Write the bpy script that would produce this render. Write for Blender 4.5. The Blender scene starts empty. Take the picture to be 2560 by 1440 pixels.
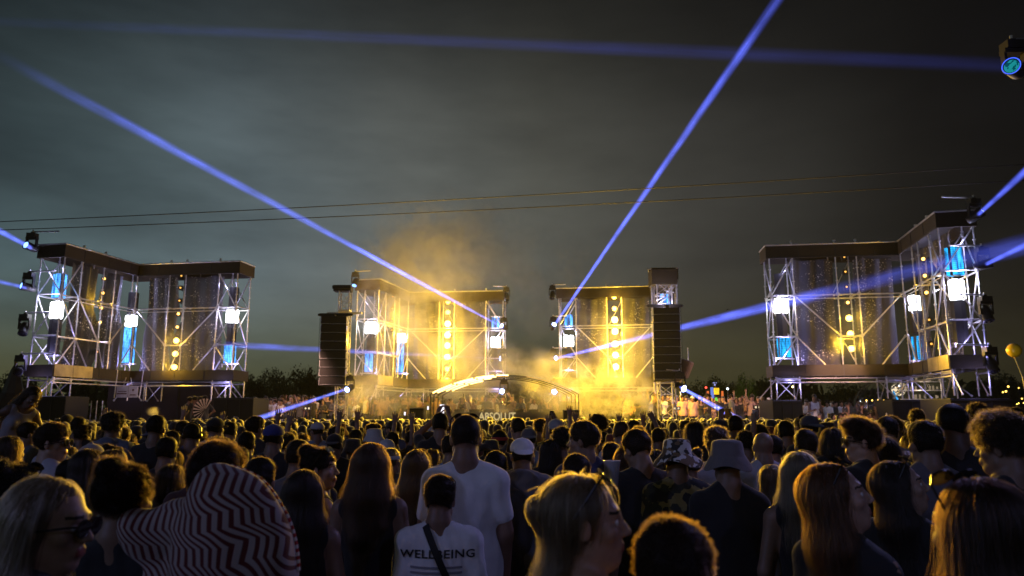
import bpy, bmesh, math, random
import numpy as np
from mathutils import Vector, Matrix, Euler
random.seed(11); rng = np.random.default_rng(5)
PI = math.pi; R = math.radians
sc = bpy.context.scene; COL = sc.collection

# ------------------------------------------------------------------ camera
F = 1849.0; CZ = 1.88; PITCH = math.atan(318 / F); SP, CP = math.sin(PITCH), math.cos(PITCH)
cam = bpy.data.cameras.new('camera'); camo = bpy.data.objects.new('camera', cam); COL.objects.link(camo)
cam.sensor_width = 36; cam.lens = 36 * F / 2560; cam.clip_start = .05; cam.clip_end = 3000
camo.location = (0, 0, CZ); camo.rotation_euler = (R(90) + PITCH, 0, 0)
cam.dof.use_dof = True; cam.dof.focus_distance = 7.0; cam.dof.aperture_fstop = 3.2
sc.camera = camo

def ray(x, y):
    a = (x - 1280) / F; b = (720 - y) / F
    return (a, CP - b * SP, SP + b * CP)
def atY(x, y, Y):
    d = ray(x, y); t = Y / d[1]; return Vector((d[0] * t, Y, CZ + d[2] * t))
def proj(p):
    x, y, z = p[0], p[1], p[2] - CZ
    dep = y * CP + z * SP; up = -y * SP + z * CP
    return 1280 + F * x / dep, 720 - F * up / dep

# ------------------------------------------------------------------ render
sc.render.engine = 'CYCLES'
cy = sc.cycles
cy.use_denoising = True; cy.denoiser = 'OPENIMAGEDENOISE'
cy.max_bounces = 5; cy.diffuse_bounces = 2; cy.glossy_bounces = 2; cy.transmission_bounces = 3
cy.transparent_max_bounces = 16; cy.volume_bounces = 0
cy.volume_max_steps = 96; cy.volume_step_rate = 1.0
cy.sample_clamp_indirect = 4.0; cy.caustics_reflective = False; cy.caustics_refractive = False
sc.view_settings.view_transform = 'Standard'; sc.view_settings.look = 'None'
sc.view_settings.exposure = 0; sc.view_settings.gamma = 1; sc.view_settings.use_curve_mapping = False
try: sc.cycles_curves.shape = 'RIBBONS'
except Exception: pass

# ------------------------------------------------------------------ node helper
class NT:
    def __init__(s, tree): s.t = tree; s.n = tree.nodes; s.l = tree.links
    def add(s, typ, **kw):
        nd = s.n.new(typ)
        for k, v in kw.items():
            if k == 'ins':
                for a, b in v.items():
                    if isinstance(b, bpy.types.NodeSocket): s.l.new(b, nd.inputs[a])
                    else: nd.inputs[a].default_value = b
            else: setattr(nd, k, v)
        return nd
    def math(s, op, a, b=None, c=None, clamp=False):
        nd = s.n.new('ShaderNodeMath'); nd.operation = op; nd.use_clamp = clamp
        for i, v in enumerate((a, b, c)):
            if v is None: continue
            if isinstance(v, bpy.types.NodeSocket): s.l.new(v, nd.inputs[i])
            else: nd.inputs[i].default_value = v
        return nd.outputs[0]
    def maprange(s, v, a, b, c=0, d=1, smooth=True):
        nd = s.add('ShaderNodeMapRange', ins={0: v, 1: a, 2: b, 3: c, 4: d})
        if smooth: nd.interpolation_type = 'SMOOTHSTEP'
        return nd.outputs[0]
    def noise(s, vec, scale, detail=3, rough=.55):
        return s.add('ShaderNodeTexNoise', ins={'Vector': vec, 'Scale': scale, 'Detail': detail, 'Roughness': rough}).outputs[0]
    def ramp(s, v, stops):
        nd = s.n.new('ShaderNodeValToRGB'); s.l.new(v, nd.inputs[0]); cr = nd.color_ramp
        while len(cr.elements) > 1: cr.elements.remove(cr.elements[0])
        for i, (p, c) in enumerate(stops):
            e = cr.elements[0] if i == 0 else cr.elements.new(p)
            e.position = p
            e.color = (c, c, c, 1) if not isinstance(c, (tuple, list)) else (*c[:3], 1)
        return nd.outputs[0]
    def mix(s, f, a, b, mode='MIX'):
        nd = s.n.new('ShaderNodeMix'); nd.data_type = 'RGBA'; nd.blend_type = mode
        for i, v in ((0, f), (6, a), (7, b)):
            if isinstance(v, bpy.types.NodeSocket): s.l.new(v, nd.inputs[i])
            else: nd.inputs[i].default_value = (*v[:3], 1) if isinstance(v, (tuple, list)) else v
        return nd.outputs[2]

# ------------------------------------------------------------------ world: dusk sky, last light on the left
w = bpy.data.worlds.new('World'); sc.world = w; w.use_nodes = True
t = NT(w.node_tree); t.n.clear()
tc = t.add('ShaderNodeTexCoord').outputs['Generated']
sky = t.add('ShaderNodeTexSky'); sky.sky_type = 'NISHITA'; sky.sun_disc = False
sky.sun_elevation = R(-3); sky.sun_rotation = R(-75)
sx = t.add('ShaderNodeSeparateXYZ', ins={0: tc})
az = t.maprange(sx.outputs[0], -.75, .75, smooth=False)
mp = t.add('ShaderNodeMapping', ins={'Vector': tc}); mp.inputs['Scale'].default_value = (1, 1, 3.4)
n1 = t.noise(mp.outputs[0], 2.1, 5, .55)
n2 = t.noise(mp.outputs[0], 7.0, 4, .6)
azn = t.math('ADD', az, t.math('MULTIPLY', t.math('SUBTRACT', n1, .5), .12))
base = t.ramp(azn, [(0, (.050, .088, .098)), (.14, (.074, .116, .128)), (.27, (.096, .128, .140)), (.40, (.106, .118, .112)),
                    (.52, (.080, .083, .072)), (.66, (.037, .037, .033)), (.80, (.0145, .014, .012)), (1, (.0055, .0052, .0045))])
low = t.ramp(azn, [(0, (.055, .064, .030)), (.3, (.055, .062, .032)), (.6, (.05, .048, .022)), (.8, (.028, .026, .013)), (1, (.010, .009, .006))])
lo_f = t.maprange(sx.outputs[2], .02, .20, 1, 0)
c = t.mix(lo_f, base, low)
top_f = t.maprange(sx.outputs[2], .24, .56, 1, .13)
side_f = t.math('MAXIMUM', t.maprange(t.math('ABSOLUTE', sx.outputs[0]), .34, .60, 1, .35), t.maprange(sx.outputs[2], .16, .34, 1, 0))
m = t.math('MULTIPLY', top_f, side_f)
cl = t.maprange(n1, .3, .72, .62, 1.3, False)
cl2 = t.maprange(n2, .35, .65, .93, 1.07, False)
m = t.math('MULTIPLY', m, t.math('MULTIPLY', cl, cl2))
bg1 = t.add('ShaderNodeBackground', ins={'Strength': t.math('MULTIPLY', m, 1.12), 'Color': c})
bg2 = t.add('ShaderNodeBackground', ins={'Strength': .05, 'Color': sky.outputs[0]})
ad = t.add('ShaderNodeAddShader', ins={0: bg1.outputs[0], 1: bg2.outputs[0]})
t.add('ShaderNodeOutputWorld', ins={0: ad.outputs[0]})

# ------------------------------------------------------------------ lamps of the place and added stand-in spots
def lamp(kind, loc, power, col, size=.15, aim=None, spot=R(120), blend=.6, rad=None):
    d = bpy.data.lights.new('lamp_light', kind); d.energy = power; d.color = col
    if kind == 'SPOT': d.spot_size = spot; d.spot_blend = blend
    d.shadow_soft_size = size
    o = bpy.data.objects.new('lamp_light', d); COL.objects.link(o); o.location = loc
    if aim is not None: o.rotation_euler = (Vector(aim) - Vector(loc)).to_track_quat('-Z', 'Y').to_euler()
    return o
YEL = (1.0, .58, .03); VIO = (.36, .40, 1.0)
# added unseen yellow spots ahead of the smoke, standing in for the tower blinders
for x, z, P in ((-3.0, 5.6, 5800), (-3.0, 4.2, 5800), (4.6, 5.6, 5800), (4.6, 4.2, 5800)):
    lamp('SPOT', (x, 28.6, z), P, YEL, .25, (x * .2, 0, 1.2), R(125), .5)
# yellow bottom lamps of the side towers
lamp('SPOT', (-14.0, 31.0, 4.1), 1400, YEL, .2, (0, 8, 1.5), R(110), .6)
lamp('SPOT', (12.4, 28.0, 4.6), 2200, YEL, .2, (2, 4, 1.5), R(120), .6)
# unseen violet spots behind the audience, standing for moving heads there
lamp('SPOT', (-15, -6, 8.5), 1050, VIO, .3, (-1, 7, 1.4), R(75), .8)
lamp('SPOT', (7, -7, 7.5), 420, VIO, .3, (2.2, 3.2, 1.4), R(38), .9)
# moon-dim last light: a very soft low sun
sd = bpy.data.lights.new('sun_light', 'SUN'); sd.energy = .02; sd.angle = R(20); sd.color = (.6, .8, 1)
so = bpy.data.objects.new('sun_light', sd); COL.objects.link(so); so.rotation_euler = (R(70), 0, R(-60))

# ------------------------------------------------------------------ materials
MATS = {}
def newmat(name):
    m_ = bpy.data.materials.new(name); m_.use_nodes = True; m_.node_tree.nodes.clear(); return m_, NT(m_.node_tree)
def pmat(name, col, rough=.6, metal=0, noise=0, nscale=8, bump=0, bscale=40, objcol=False, sheen=0, spec=.5, coord='Object'):
    if name in MATS: return MATS[name]
    m_, t = newmat(name)
    tc = t.add('ShaderNodeTexCoord').outputs[coord]
    if objcol: cc = t.add('ShaderNodeObjectInfo').outputs['Color']
    else: cc = t.add('ShaderNodeRGB'); cc.outputs[0].default_value = (*col, 1); cc = cc.outputs[0]
    if noise:
        n = t.noise(tc, nscale, 4)
        v = t.maprange(n, .3, .7, 1 - noise, 1 + noise, False)
        cc = t.mix(1.0, cc, t.add('ShaderNodeCombineXYZ', ins={0: v, 1: v, 2: v}).outputs[0], 'MULTIPLY')
    b = t.add('ShaderNodeBsdfPrincipled', ins={'Base Color': cc, 'Roughness': rough, 'Metallic': metal, 'Specular IOR Level': spec})
    if sheen: b.inputs['Sheen Weight'].default_value = sheen
    if bump:
        bn = t.add('ShaderNodeBump', ins={'Strength': bump, 'Distance': .01, 'Height': t.noise(tc, bscale, 4)})
        t.l.new(bn.outputs[0], b.inputs['Normal'])
    t.add('ShaderNodeOutputMaterial', ins={0: b.outputs[0]})
    MATS[name] = m_; return m_
def emat(name, col, strength):
    if name in MATS: return MATS[name]
    m_, t = newmat(name)
    e = t.add('ShaderNodeEmission', ins={'Color': (*col, 1), 'Strength': strength})
    t.add('ShaderNodeOutputMaterial', ins={0: e.outputs[0]}); MATS[name] = m_; return m_
M_STEEL = pmat('galvanised_steel', (.62, .60, .58), .38, .7, .18, 6)
M_BLACK = pmat('black_paint', (.018, .017, .016), .5, 0, .2, 5)
M_FASCIA = pmat('fascia_cloth', (.038, .027, .012), .75, 0, .22, 1.3, .25, 9)
M_RAWPLY = pmat('gold_foil_board', (.42, .33, .13), .45, .2, .35, 2.2, .3, 6)
M_BOX = pmat('black_ply', (.006, .0055, .005), .7, 0, .3, 2)
M_BROWN = pmat('rust_board', (.026, .012, .008), .8, 0, .3, 1.2)
M_SPK = pmat('speaker_grille', (.030, .024, .016), .55, .1, .15, 30)
M_GROUND = pmat('trodden_grass', (.035, .040, .018), .95, 0, .4, .8, .5, 6)
M_CABLE = pmat('rubber', (.006, .006, .006), .7)
M_SKIN = pmat('skin', (.5, .3, .2), .5, 0, .06, 60, objcol=True, bump=.04, bscale=220)
M_LIPS = pmat('lips', (.32, .10, .08), .35)
M_BROWS = pmat('eyebrow_hair', (.03, .018, .010), .8)
M_CLOTH = pmat('cotton', (.5, .5, .5), .88, 0, .10, 9, .9, 11, objcol=True, sheen=.25)
M_TROUS = pmat('denim', (.03, .035, .05), .9, 0, .2, 10)
M_HAIRSH = pmat('hair_mass', (.02, .012, .008), .6, 0, .3, 60, objcol=True, spec=.2)
M_EYE = pmat('eye_white', (.7, .68, .65), .15)
M_LENS = pmat('dark_lens', (.01, .01, .012), .06, 0)
M_FRAME = pmat('dark_frame', (.015, .012, .012), .25)
M_LEAF = pmat('leaf', (.030, .050, .014), .7, 0, .3, .7)
M_BARK = pmat('bark', (.04, .03, .02), .9)

def m_hair():
    m_, t = newmat('hair_fibre')
    oc = t.add('ShaderNodeObjectInfo').outputs['Color']
    rn = t.math('MULTIPLY_ADD', t.add('ShaderNodeHairInfo').outputs['Random'], 1.3, .35)
    oc = t.mix(1.0, oc, t.add('ShaderNodeCombineXYZ', ins={0: rn, 1: rn, 2: rn}).outputs[0], 'MULTIPLY')
    h = t.add('ShaderNodeBsdfHairPrincipled')
    h.parametrization = 'COLOR'
    t.l.new(oc, h.inputs['Color'])
    h.inputs['Roughness'].default_value = .35; h.inputs['Radial Roughness'].default_value = .5
    t.add('ShaderNodeOutputMaterial', ins={0: h.outputs[0]}); return m_
M_HAIR = m_hair()
def m_net():
    m_, t = newmat('sequin_net')
    tc = t.add('ShaderNodeTexCoord').outputs['Object']
    mp = t.add('ShaderNodeMapping', ins={'Vector': tc}); mp.inputs['Scale'].default_value = (1, 1, .25)
    fold = t.noise(mp.outputs[0], 3.0, 3)
    sp = t.noise(tc, 17, 2, .75); sp2 = t.noise(tc, 1.1, 2)
    spark = t.math('MULTIPLY', t.maprange(sp, .62, .66), t.maprange(sp2, .42, .6))
    bs = t.add('ShaderNodeBsdfPrincipled', ins={'Base Color': (.062, .060, .070, 1), 'Roughness': .8, 'Specular IOR Level': .25, 'Sheen Weight': .5})
    gl = t.add('ShaderNodeBsdfPrincipled', ins={'Base Color': (.95, .9, .8, 1), 'Roughness': .35, 'Metallic': .3})
    tl = t.add('ShaderNodeBsdfTranslucent', ins={'Color': (.09, .085, .095, 1)})
    mx0 = t.add('ShaderNodeMixShader', ins={0: .3, 1: bs.outputs[0], 2: tl.outputs[0]})
    mx = t.add('ShaderNodeMixShader', ins={0: spark, 1: mx0.outputs[0], 2: gl.outputs[0]})
    tr = t.add('ShaderNodeBsdfTransparent')
    f = t.maprange(fold, .3, .75, .92, 1.0)
    mx2 = t.add('ShaderNodeMixShader', ins={0: f, 1: tr.outputs[0], 2: mx.outputs[0]})
    bn = t.add('ShaderNodeBump', ins={'Strength': .8, 'Distance': .08, 'Height': fold})
    t.l.new(bn.outputs[0], bs.inputs['Normal'])
    t.add('ShaderNodeOutputMaterial', ins={0: mx2.outputs[0]}); return m_
M_NET = m_net()

# ------------------------------------------------------------------ object helpers
def tag(o, label=None, cat=None, group=None, kind=None):
    if label: o['label'] = label
    if cat: o['category'] = cat
    if group: o['group'] = group
    if kind: o['kind'] = kind
    return o
def empty(name, loc=(0, 0, 0), rz=0, label=None, cat=None, group=None):
    o = bpy.data.objects.new(name, None); COL.objects.link(o); o.location = loc; o.rotation_euler = (0, 0, rz)
    o.empty_display_size = .1
    return tag(o, label, cat, group)
def link(name, data, mat=None, parent=None, loc=None, rot=None, scale=None, color=None):
    o = bpy.data.objects.new(name, data); COL.objects.link(o)
    if mat is not None and hasattr(data, 'materials') and len(data.materials) == 0:
        data.materials.append(mat)
    if parent is not None: o.parent = parent
    if loc is not None: o.location = loc
    if rot is not None: o.rotation_euler = rot
    if scale is not None: o.scale = scale if hasattr(scale, '__len__') else (scale,) * 3
    if color is not None: o.color = (*color, 1)
    return o
class MB:
    """collects plain vertices and faces"""
    def __init__(s): s.v = []; s.f = []
    def add(s, vs, fs):
        k = len(s.v); s.v += [tuple(v) for v in vs]; s.f += [tuple(i + k for i in f) for f in fs]
    def box(s, c, d, M=None):
        x, y, z = d[0] / 2, d[1] / 2, d[2] / 2
        vs = [Vector((a * x, b * y, e * z)) for a in (-1, 1) for b in (-1, 1) for e in (-1, 1)]
        if M is not None: vs = [M @ v for v in vs]
        vs = [v + Vector(c) for v in vs]
        s.add(vs, [(0, 1, 3, 2), (4, 6, 7, 5), (0, 4, 5, 1), (2, 3, 7, 6), (0, 2, 6, 4), (1, 5, 7, 3)])
    def tube(s, a, b, r, r2=None, n=8, caps=True):
        a, b = Vector(a), Vector(b); r2 = r if r2 is None else r2
        q = (b - a).to_track_quat('Z', 'Y'); vs = []
        for k in range(n):
            u = q @ Vector((math.cos(2 * PI * k / n), math.sin(2 * PI * k / n), 0))
            vs += [a + u * r, b + u * r2]
        fs = [(2 * k, 2 * ((k + 1) % n), 2 * ((k + 1) % n) + 1, 2 * k + 1) for k in range(n)]
        if caps: fs += [tuple(2 * k for k in range(n))[::-1], tuple(2 * k + 1 for k in range(n))]
        s.add(vs, fs)
    def path(s, pts, r, n=6):
        for a, b in zip(pts, pts[1:]): s.tube(a, b, r, n=n)
    def lathe(s, prof, n=24, c=(0, 0, 0), wob=0, sy=1):
        vs = []; m = len(prof)
        for k in range(n):
            a = 2 * PI * k / n
            for (r, z) in prof:
                zz = z + wob * math.sin(3 * a + 1) * max(0, r - .09) * 6
                vs.append((c[0] + r * math.cos(a), c[1] + r * sy * math.sin(a), c[2] + zz))
        fs = []
        for k in range(n):
            k2 = (k + 1) % n
            for j in range(m - 1): fs.append((k * m + j, k2 * m + j, k2 * m + j + 1, k * m + j + 1))
        s.add(vs, fs)
    def ball(s, c, r, n=10, sc=(1, 1, 1)):
        prof = [(r * math.sin(PI * j / n) + 1e-5, -r * math.cos(PI * j / n)) for j in range(n + 1)]
        vs = []; k0 = len(s.v)
        s.lathe(prof, n * 2)
        for i in range(k0, len(s.v)):
            v = s.v[i]; s.v[i] = (v[0] * sc[0] + c[0], v[1] * sc[1] + c[1], v[2] * sc[2] + c[2])
    def mesh(s, name, smooth=False):
        me = bpy.data.meshes.new(name); me.from_pydata(s.v, [], s.f)
        if smooth: me.polygons.foreach_set('use_smooth', [True] * len(me.polygons))
        me.update(); return me
    def build(s, name, mat, parent=None, smooth=False, **kw):
        return link(name, s.mesh(name, smooth), mat, parent, **kw)
def npmesh(name, V, Q, smooth=True, mats=None, midx=None):
    me = bpy.data.meshes.new(name); n = Q.shape[1]
    me.vertices.add(len(V)); me.vertices.foreach_set('co', np.ascontiguousarray(V, np.float32).ravel())
    me.loops.add(Q.size); me.loops.foreach_set('vertex_index', np.ascontiguousarray(Q, np.int32).ravel())
    me.polygons.add(len(Q)); me.polygons.foreach_set('loop_start', np.arange(0, Q.size, n, dtype=np.int32))
    try: me.polygons.foreach_set('loop_total', np.full(len(Q), n, np.int32))
    except Exception: pass
    if midx is not None: me.polygons.foreach_set('material_index', midx.astype(np.int32))
    me.polygons.foreach_set('use_smooth', np.full(len(Q), smooth))
    for m_ in mats or (): me.materials.append(m_)
    me.update(calc_edges=True); return me

ORD = ['topmost', 'second from the top', 'third from the top', 'fourth from the top', 'fifth from the top', 'sixth from the top',
       'seventh from the top', 'eighth from the top', 'ninth from the top', 'tenth from the top']

# ================================================================== SETTING
mb = MB(); mb.add([(-900, -60, 0), (900, -60, 0), (900, 1500, 0), (-900, 1500, 0)], [(0, 1, 2, 3)])
tag(mb.build('ground', M_GROUND), kind='structure')

# far trees: tapered trunk with limbs and a crown of leaf clumps
def tree_meshes(seed, H, W, nleaf=5200):
    rg = np.random.default_rng(seed)
    nc = 34
    cc = []
    while len(cc) < nc:
        p = rg.uniform(-1, 1, 3)
        if np.linalg.norm(p) < 1: cc.append(p)
    cc = np.array(cc); cc[:, :2] *= W / 2 * .85; cc[:, 2] = cc[:, 2] * H * .36 + H * .6
    cr = rg.uniform(.10, .2, nc) * W
    idx = rg.integers(0, nc, nleaf); d = rg.normal(size=(nleaf, 3)); d /= np.linalg.norm(d, axis=1)[:, None]
    P = cc[idx] + d * (cr[idx] * rg.uniform(.45, 1.1, nleaf))[:, None]
    s = rg.uniform(.12, .30, nleaf)[:, None]
    a = rg.normal(size=(nleaf, 3)); a /= np.linalg.norm(a, axis=1)[:, None]
    b = np.cross(a, rg.normal(size=(nleaf, 3))); b /= np.linalg.norm(b, axis=1)[:, None]
    V = np.stack([P - a * s, P + b * s * .5, P + a * s, P - b * s * .5], 1).reshape(-1, 3)
    me = npmesh('crown', V, np.arange(len(V)).reshape(-1, 4), False, [M_LEAF])
    mb = MB(); mb.tube((0, 0, 0), (.1, 0, H * .35), W * .035, W * .022)
    for k in range(6):
        q = cc[rg.integers(0, nc)]; mb.tube((.1, 0, H * .3), tuple(q), W * .018, W * .005)
    return me, mb.mesh('trunk')
TREES = [tree_meshes(1, 8, 9), tree_meshes(2, 7, 7), tree_meshes(3, 9, 11)]
def tree(px, top, Y, w, label, group='trees along the edge of the field', v=None, mat=None):
    v = random.randrange(3) if v is None else v
    h = atY(px, top, Y).z; x = atY(px, 1000, Y).x
    e = empty('leafy_tree', (x, Y, 0), random.uniform(0, 6), label, 'tree', group)
    H0, W0 = ((8, 9), (7, 7), (9, 11))[v]
    wm = w * Y / F
    e.scale = (wm / W0, wm / W0, h / H0 * .97)
    link('crown', TREES[v][0], None, e); link('trunk', TREES[v][1], M_BARK, e)
    return e
tl = [(20, 925, 70, 150, 'dark tree behind the pointed tent at the far left edge'), (628, 942, 80, 70, 'low dark tree just right of the left scaffold tower'),
      (672, 925, 84, 80, 'rounded dark tree between left scaffold tower and speaker array'), (725, 922, 88, 90, 'wide dark tree left of the hanging speaker array'),
      (775, 926, 82, 76, 'dark tree touching the left speaker array'), (700, 950, 70, 90, 'low bush-like tree over the left viewing deck'),
      (1745, 955, 62, 80, 'dim tree beside the side-fill loudspeaker'), (1795, 947, 66, 84, 'rounded dark tree behind the lit totem'),
      (1832, 960, 70, 60, 'small dark tree right of the lit totem'), (1866, 938, 58, 62, 'tree with leaves lit yellow-green beside the right scaffold tower'),
      (1908, 950, 64, 60, 'dark tree touching the right scaffold tower'), (860, 950, 86, 90, 'dark tree behind the left speaker stack'),
      (1480, 950, 90, 130, 'dark tree hidden in smoke behind the middle stage'), (470, 950, 90, 120, 'dark tree seen below the left scaffold tower'),
      (560, 948, 86, 90, 'dark tree behind the right foot of the left scaffold tower'), (2120, 955, 80, 120, 'dark tree seen under the right scaffold tower'),
      (2500, 940, 80, 130, 'dark tree beyond the right scaffold tower by the balloon')]
for i, (px, tp, Y, w_, lb) in enumerate(tl): tree(px, tp, Y, w_, lb, v=i % 3)
# far-off mass of trees closing the horizon
rgt = np.random.default_rng(4); nl = 26000
Xt = rgt.uniform(-75, 85, nl); Ht = 4.6 + 1.5 * np.sin(Xt * .21) + 1.0 * np.sin(Xt * .53 + 1) + .6 * np.sin(Xt * 1.3 + 2)
Pt = np.stack([Xt, 100 + rgt.uniform(-4, 4, nl), Ht * rgt.uniform(0, 1, nl) ** .6], 1); at = rgt.normal(size=(nl, 3)); at /= np.linalg.norm(at, axis=1)[:, None]
bt = np.cross(at, rgt.normal(size=(nl, 3))); bt /= np.linalg.norm(bt, axis=1)[:, None]; st_ = rgt.uniform(.25, .6, nl)[:, None]
tag(link('treeline', npmesh('treeline', np.stack([Pt - at * st_, Pt + bt * st_ * .6, Pt + at * st_, Pt - bt * st_ * .6], 1).reshape(-1, 3), np.arange(nl * 4).reshape(-1, 4), False, [M_LEAF])), 'far dark treeline along the horizon', 'treeline', None, 'stuff')
lamp('SPOT', tuple(atY(1845, 1010, 54)), 260, (.75, .9, .1), .2, tuple(atY(1862, 960, 58)), R(70), .5)

# pointed tent at the far left
e = empty('marquee_tent', (atY(30, 1000, 45).x, 45, 0), 0, 'black pointed marquee roof beyond the left scaffold tower', 'tent')
zt = atY(30, 905, 45).z
mb = MB()
pr = [(1.9, 2.0), (1.2, 2.45), (.6, 3.2), (.25, zt - .5), (.02, zt)]
mb.lathe([(r, z) for r, z in pr], 8); mb.build('roof', M_BLACK, e)
mb = MB()
for a in range(4):
    A = PI / 4 + a * PI / 2; mb.tube((1.6 * math.cos(A), 1.6 * math.sin(A), 0), (1.6 * math.cos(A), 1.6 * math.sin(A), 2.2), .05)
mb.build('pole', M_STEEL, e)

# ================================================================== SCAFFOLD TOWERS
Z_T, Z_FB, Z2, Z1, Z_BT, Z_BB, Z_F = 8.6, 8.03, 6.54, 4.90, 3.80, 3.35, 2.5
_cyl = {}
def pipe(name, a, b, parent, r=.030, rings=False, mat=None):
    """one scaffold pipe; posts carry rosette rings every half metre"""
    a, b = Vector(a), Vector(b); L = (b - a).length; key = (round(L, 2), rings, r)
    if key not in _cyl:
        mb = MB(); mb.tube((0, 0, 0), (0, 0, L), r, n=7)
        if rings:
            k = .25
            while k < L: mb.tube((0, 0, k - .012), (0, 0, k + .012), r * 2.1, n=7); k += .5
        else:
            mb.box((0, 0, .03), (r * 2.6, r * 2.6, .07)); mb.box((0, 0, L - .03), (r * 2.6, r * 2.6, .07))
        _cyl[key] = mb.mesh(name, False)
    o = link(name, _cyl[key], mat or M_STEEL, parent)
    o.location = a; o.rotation_euler = (b - a).to_track_quat('Z', 'Y').to_euler(); return o
def lerp(a, b, t): return a + (b - a) * t
def V2(p, z): return Vector((p[0], p[1], z))
def offset(P, n, d): return (P[0] + n[0] * d, P[1] + n[1] * d)
def isect(p, d, q, e_):
    det = d[0] * (-e_[1]) + e_[0] * d[1]
    s = ((q[0] - p[0]) * (-e_[1]) + e_[0] * (q[1] - p[1])) / det
    return (p[0] + d[0] * s, p[1] + d[1] * s)
def slab(mb, pts, z0, z1, th):
    """vertical panel band along a polyline, with thickness"""
    for a, b in zip(pts, pts[1:]):
        d = Vector((b[0] - a[0], b[1] - a[1], 0)); L = d.length; M = Matrix.Rotation(math.atan2(d.y, d.x), 3, 'Z')
        mb.box(((a[0] + b[0]) / 2, (a[1] + b[1]) / 2, (z0 + z1) / 2), (L, th, z1 - z0), M)

def m_led(name, col, st_):
    m_, t = newmat(name); tc = t.add('ShaderNodeTexCoord').outputs['Object']; z_ = t.add('ShaderNodeSeparateXYZ', ins={0: tc}).outputs[2]
    mp = t.add('ShaderNodeMapping', ins={'Vector': tc}); mp.inputs['Scale'].default_value = (3, 3, .8)
    g = t.maprange(t.noise(mp.outputs[0], 2.2, 3), .35, .65, .25, 1.35); px_ = t.maprange(t.math('PINGPONG', z_, .035), .0, .02, .45, 1)
    e_ = t.add('ShaderNodeEmission', ins={'Color': (*col, 1), 'Strength': t.math('MULTIPLY', t.math('MULTIPLY', g, px_), st_)}); t.add('ShaderNodeOutputMaterial', ins={0: e_.outputs[0]}); return m_
M_BLUE = m_led('blue_led', (.08, .34, 1.0), 2.6); M_CYAN = m_led('cyan_led', (.02, .36, .85), 2.0); M_WHITE = emat('white_led', (.92, .95, 1.0), 9.0)
M_WARM = emat('amber_bulb_bright', (1.0, .62, .10), 9.0); M_WARM2 = emat('amber_bulb', (1.0, .55, .12), 5.0); M_DIMB = emat('amber_bulb_dim', (1, .5, .1), 1.6); M_HOT = emat('amber_bulb_hot', (1.0, .68, .16), 14.0)
def panel_net(parent, a, b, rows, dpt):
    """net hung between two plan points; rows = (z, inset_left, inset_right)"""
    nu = 12; V = []; rg = random.Random(len(parent.name) + int(a[0] * 10))
    zs = []
    for (r0, r1) in zip(rows, rows[1:]):
        k = max(2, int((r0[0] - r1[0]) / .22))
        for j in range(k): u = j / k; zs.append(tuple(r0[i] + (r1[i] - r0[i]) * u for i in range(3)))
    zs.append(rows[-1])
    ph = rg.uniform(0, 6); nx, ny = -(b[1] - a[1]), b[0] - a[0]; L = math.hypot(nx, ny); nx /= L; ny /= L
    for (z, l, r_) in zs:
        for i in range(nu + 1):
            u = l + (1 - l - r_) * i / nu
            o_ = dpt + .06 * math.sin(u * 17 + ph + z * .7) + .03 * math.sin(u * 41 + z)
            V.append((a[0] + (b[0] - a[0]) * u + nx * o_, a[1] + (b[1] - a[1]) * u + ny * o_, z + .03 * math.sin(u * 9 + ph)))
    Fc = [(j * (nu + 1) + i, j * (nu + 1) + i + 1, (j + 1) * (nu + 1) + i + 1, (j + 1) * (nu + 1) + i) for j in range(len(zs) - 1) for i in range(nu)]
    mb = MB(); mb.add(V, Fc); return mb.build('net_drape', M_NET, parent, True)
def led_column(px, py, face, segs, where, blue=None):
    e = empty('led_column', (px, py, 0), face, 'tall LED column ' + where, 'stage light', 'LED columns inside the scaffold towers')
    k = 0
    for (kind, z0, z1) in segs:
        mb = MB()
        if kind == 'd':
            mb.lathe([(.001, z0), (.22, z0), (.22, z1), (.001, z1)], 6); mb.build('housing', M_BOX, e)
        elif kind == 'w':
            for sx_ in (-.135, .135): mb.box((sx_, -.02, (z0 + z1) / 2), (.25, .30, z1 - z0))
            o_ = mb.build('white_panel', M_WHITE, e); o_.modifiers.new('b', 'BEVEL').width = .05
        else:
            mb.box((-.11, -.12, (z0 + z1) / 2), (.19, .1, z1 - z0)); mb.box((.13, -.16, (z0 + z1) / 2), (.14, .1, z1 - z0)); mb.box((.0, .13, (z0 + z1) / 2), (.3, .1, z1 - z0))
            mb.build('blue_panel', blue or M_BLUE, e)
            m2 = MB(); m2.box((.02, -.02, (z0 + z1) / 2), (.38, .14, z1 - z0 + .02)); m2.build('back_plate', M_BLACK, e)
    mb = MB(); mb.box((0, 0, segs[-1][1] - .06), (.95, .1, .05)); mb.box((-.4, 0, segs[-1][1] - .12), (.05, .05, .12)); mb.build('mount_bar', M_STEEL, e)
    return e
def bulb_string(pos, z_list, face, where, bright, guard=True):
    """each lamp is a thing: can, bulb"""
    for i, z in enumerate(z_list):
        b = bright[i]
        e = empty('blinder_lamp', (pos[0], pos[1], z), face, f'round amber lamp, {ORD[i]} of the string {where}', 'stage light', 'amber lamps in vertical strings')
        r_ = .17 if b == 3 else .12 if b == 2 else (.06 if b == 1 else .04)  # brighter bulbs made larger, their glare put into the size
        mb = MB(); mb.ball((0, -.07, 0), r_, 8); mb.build('bulb', (M_DIMB, M_WARM2, M_WARM, M_HOT)[b], e, True)
        mb = MB(); mb.lathe([(.02, .16), (.09, .12), (.115, 0), (.105, 0), (.08, .1), (.01, .13)], 12)
        for i_, v in enumerate(mb.v): mb.v[i_] = (v[0], v[2] - .04, v[1])
        mb.box((0, .14, 0), (.05, .06, .24)); mb.build('can', M_BLACK, e)
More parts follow.
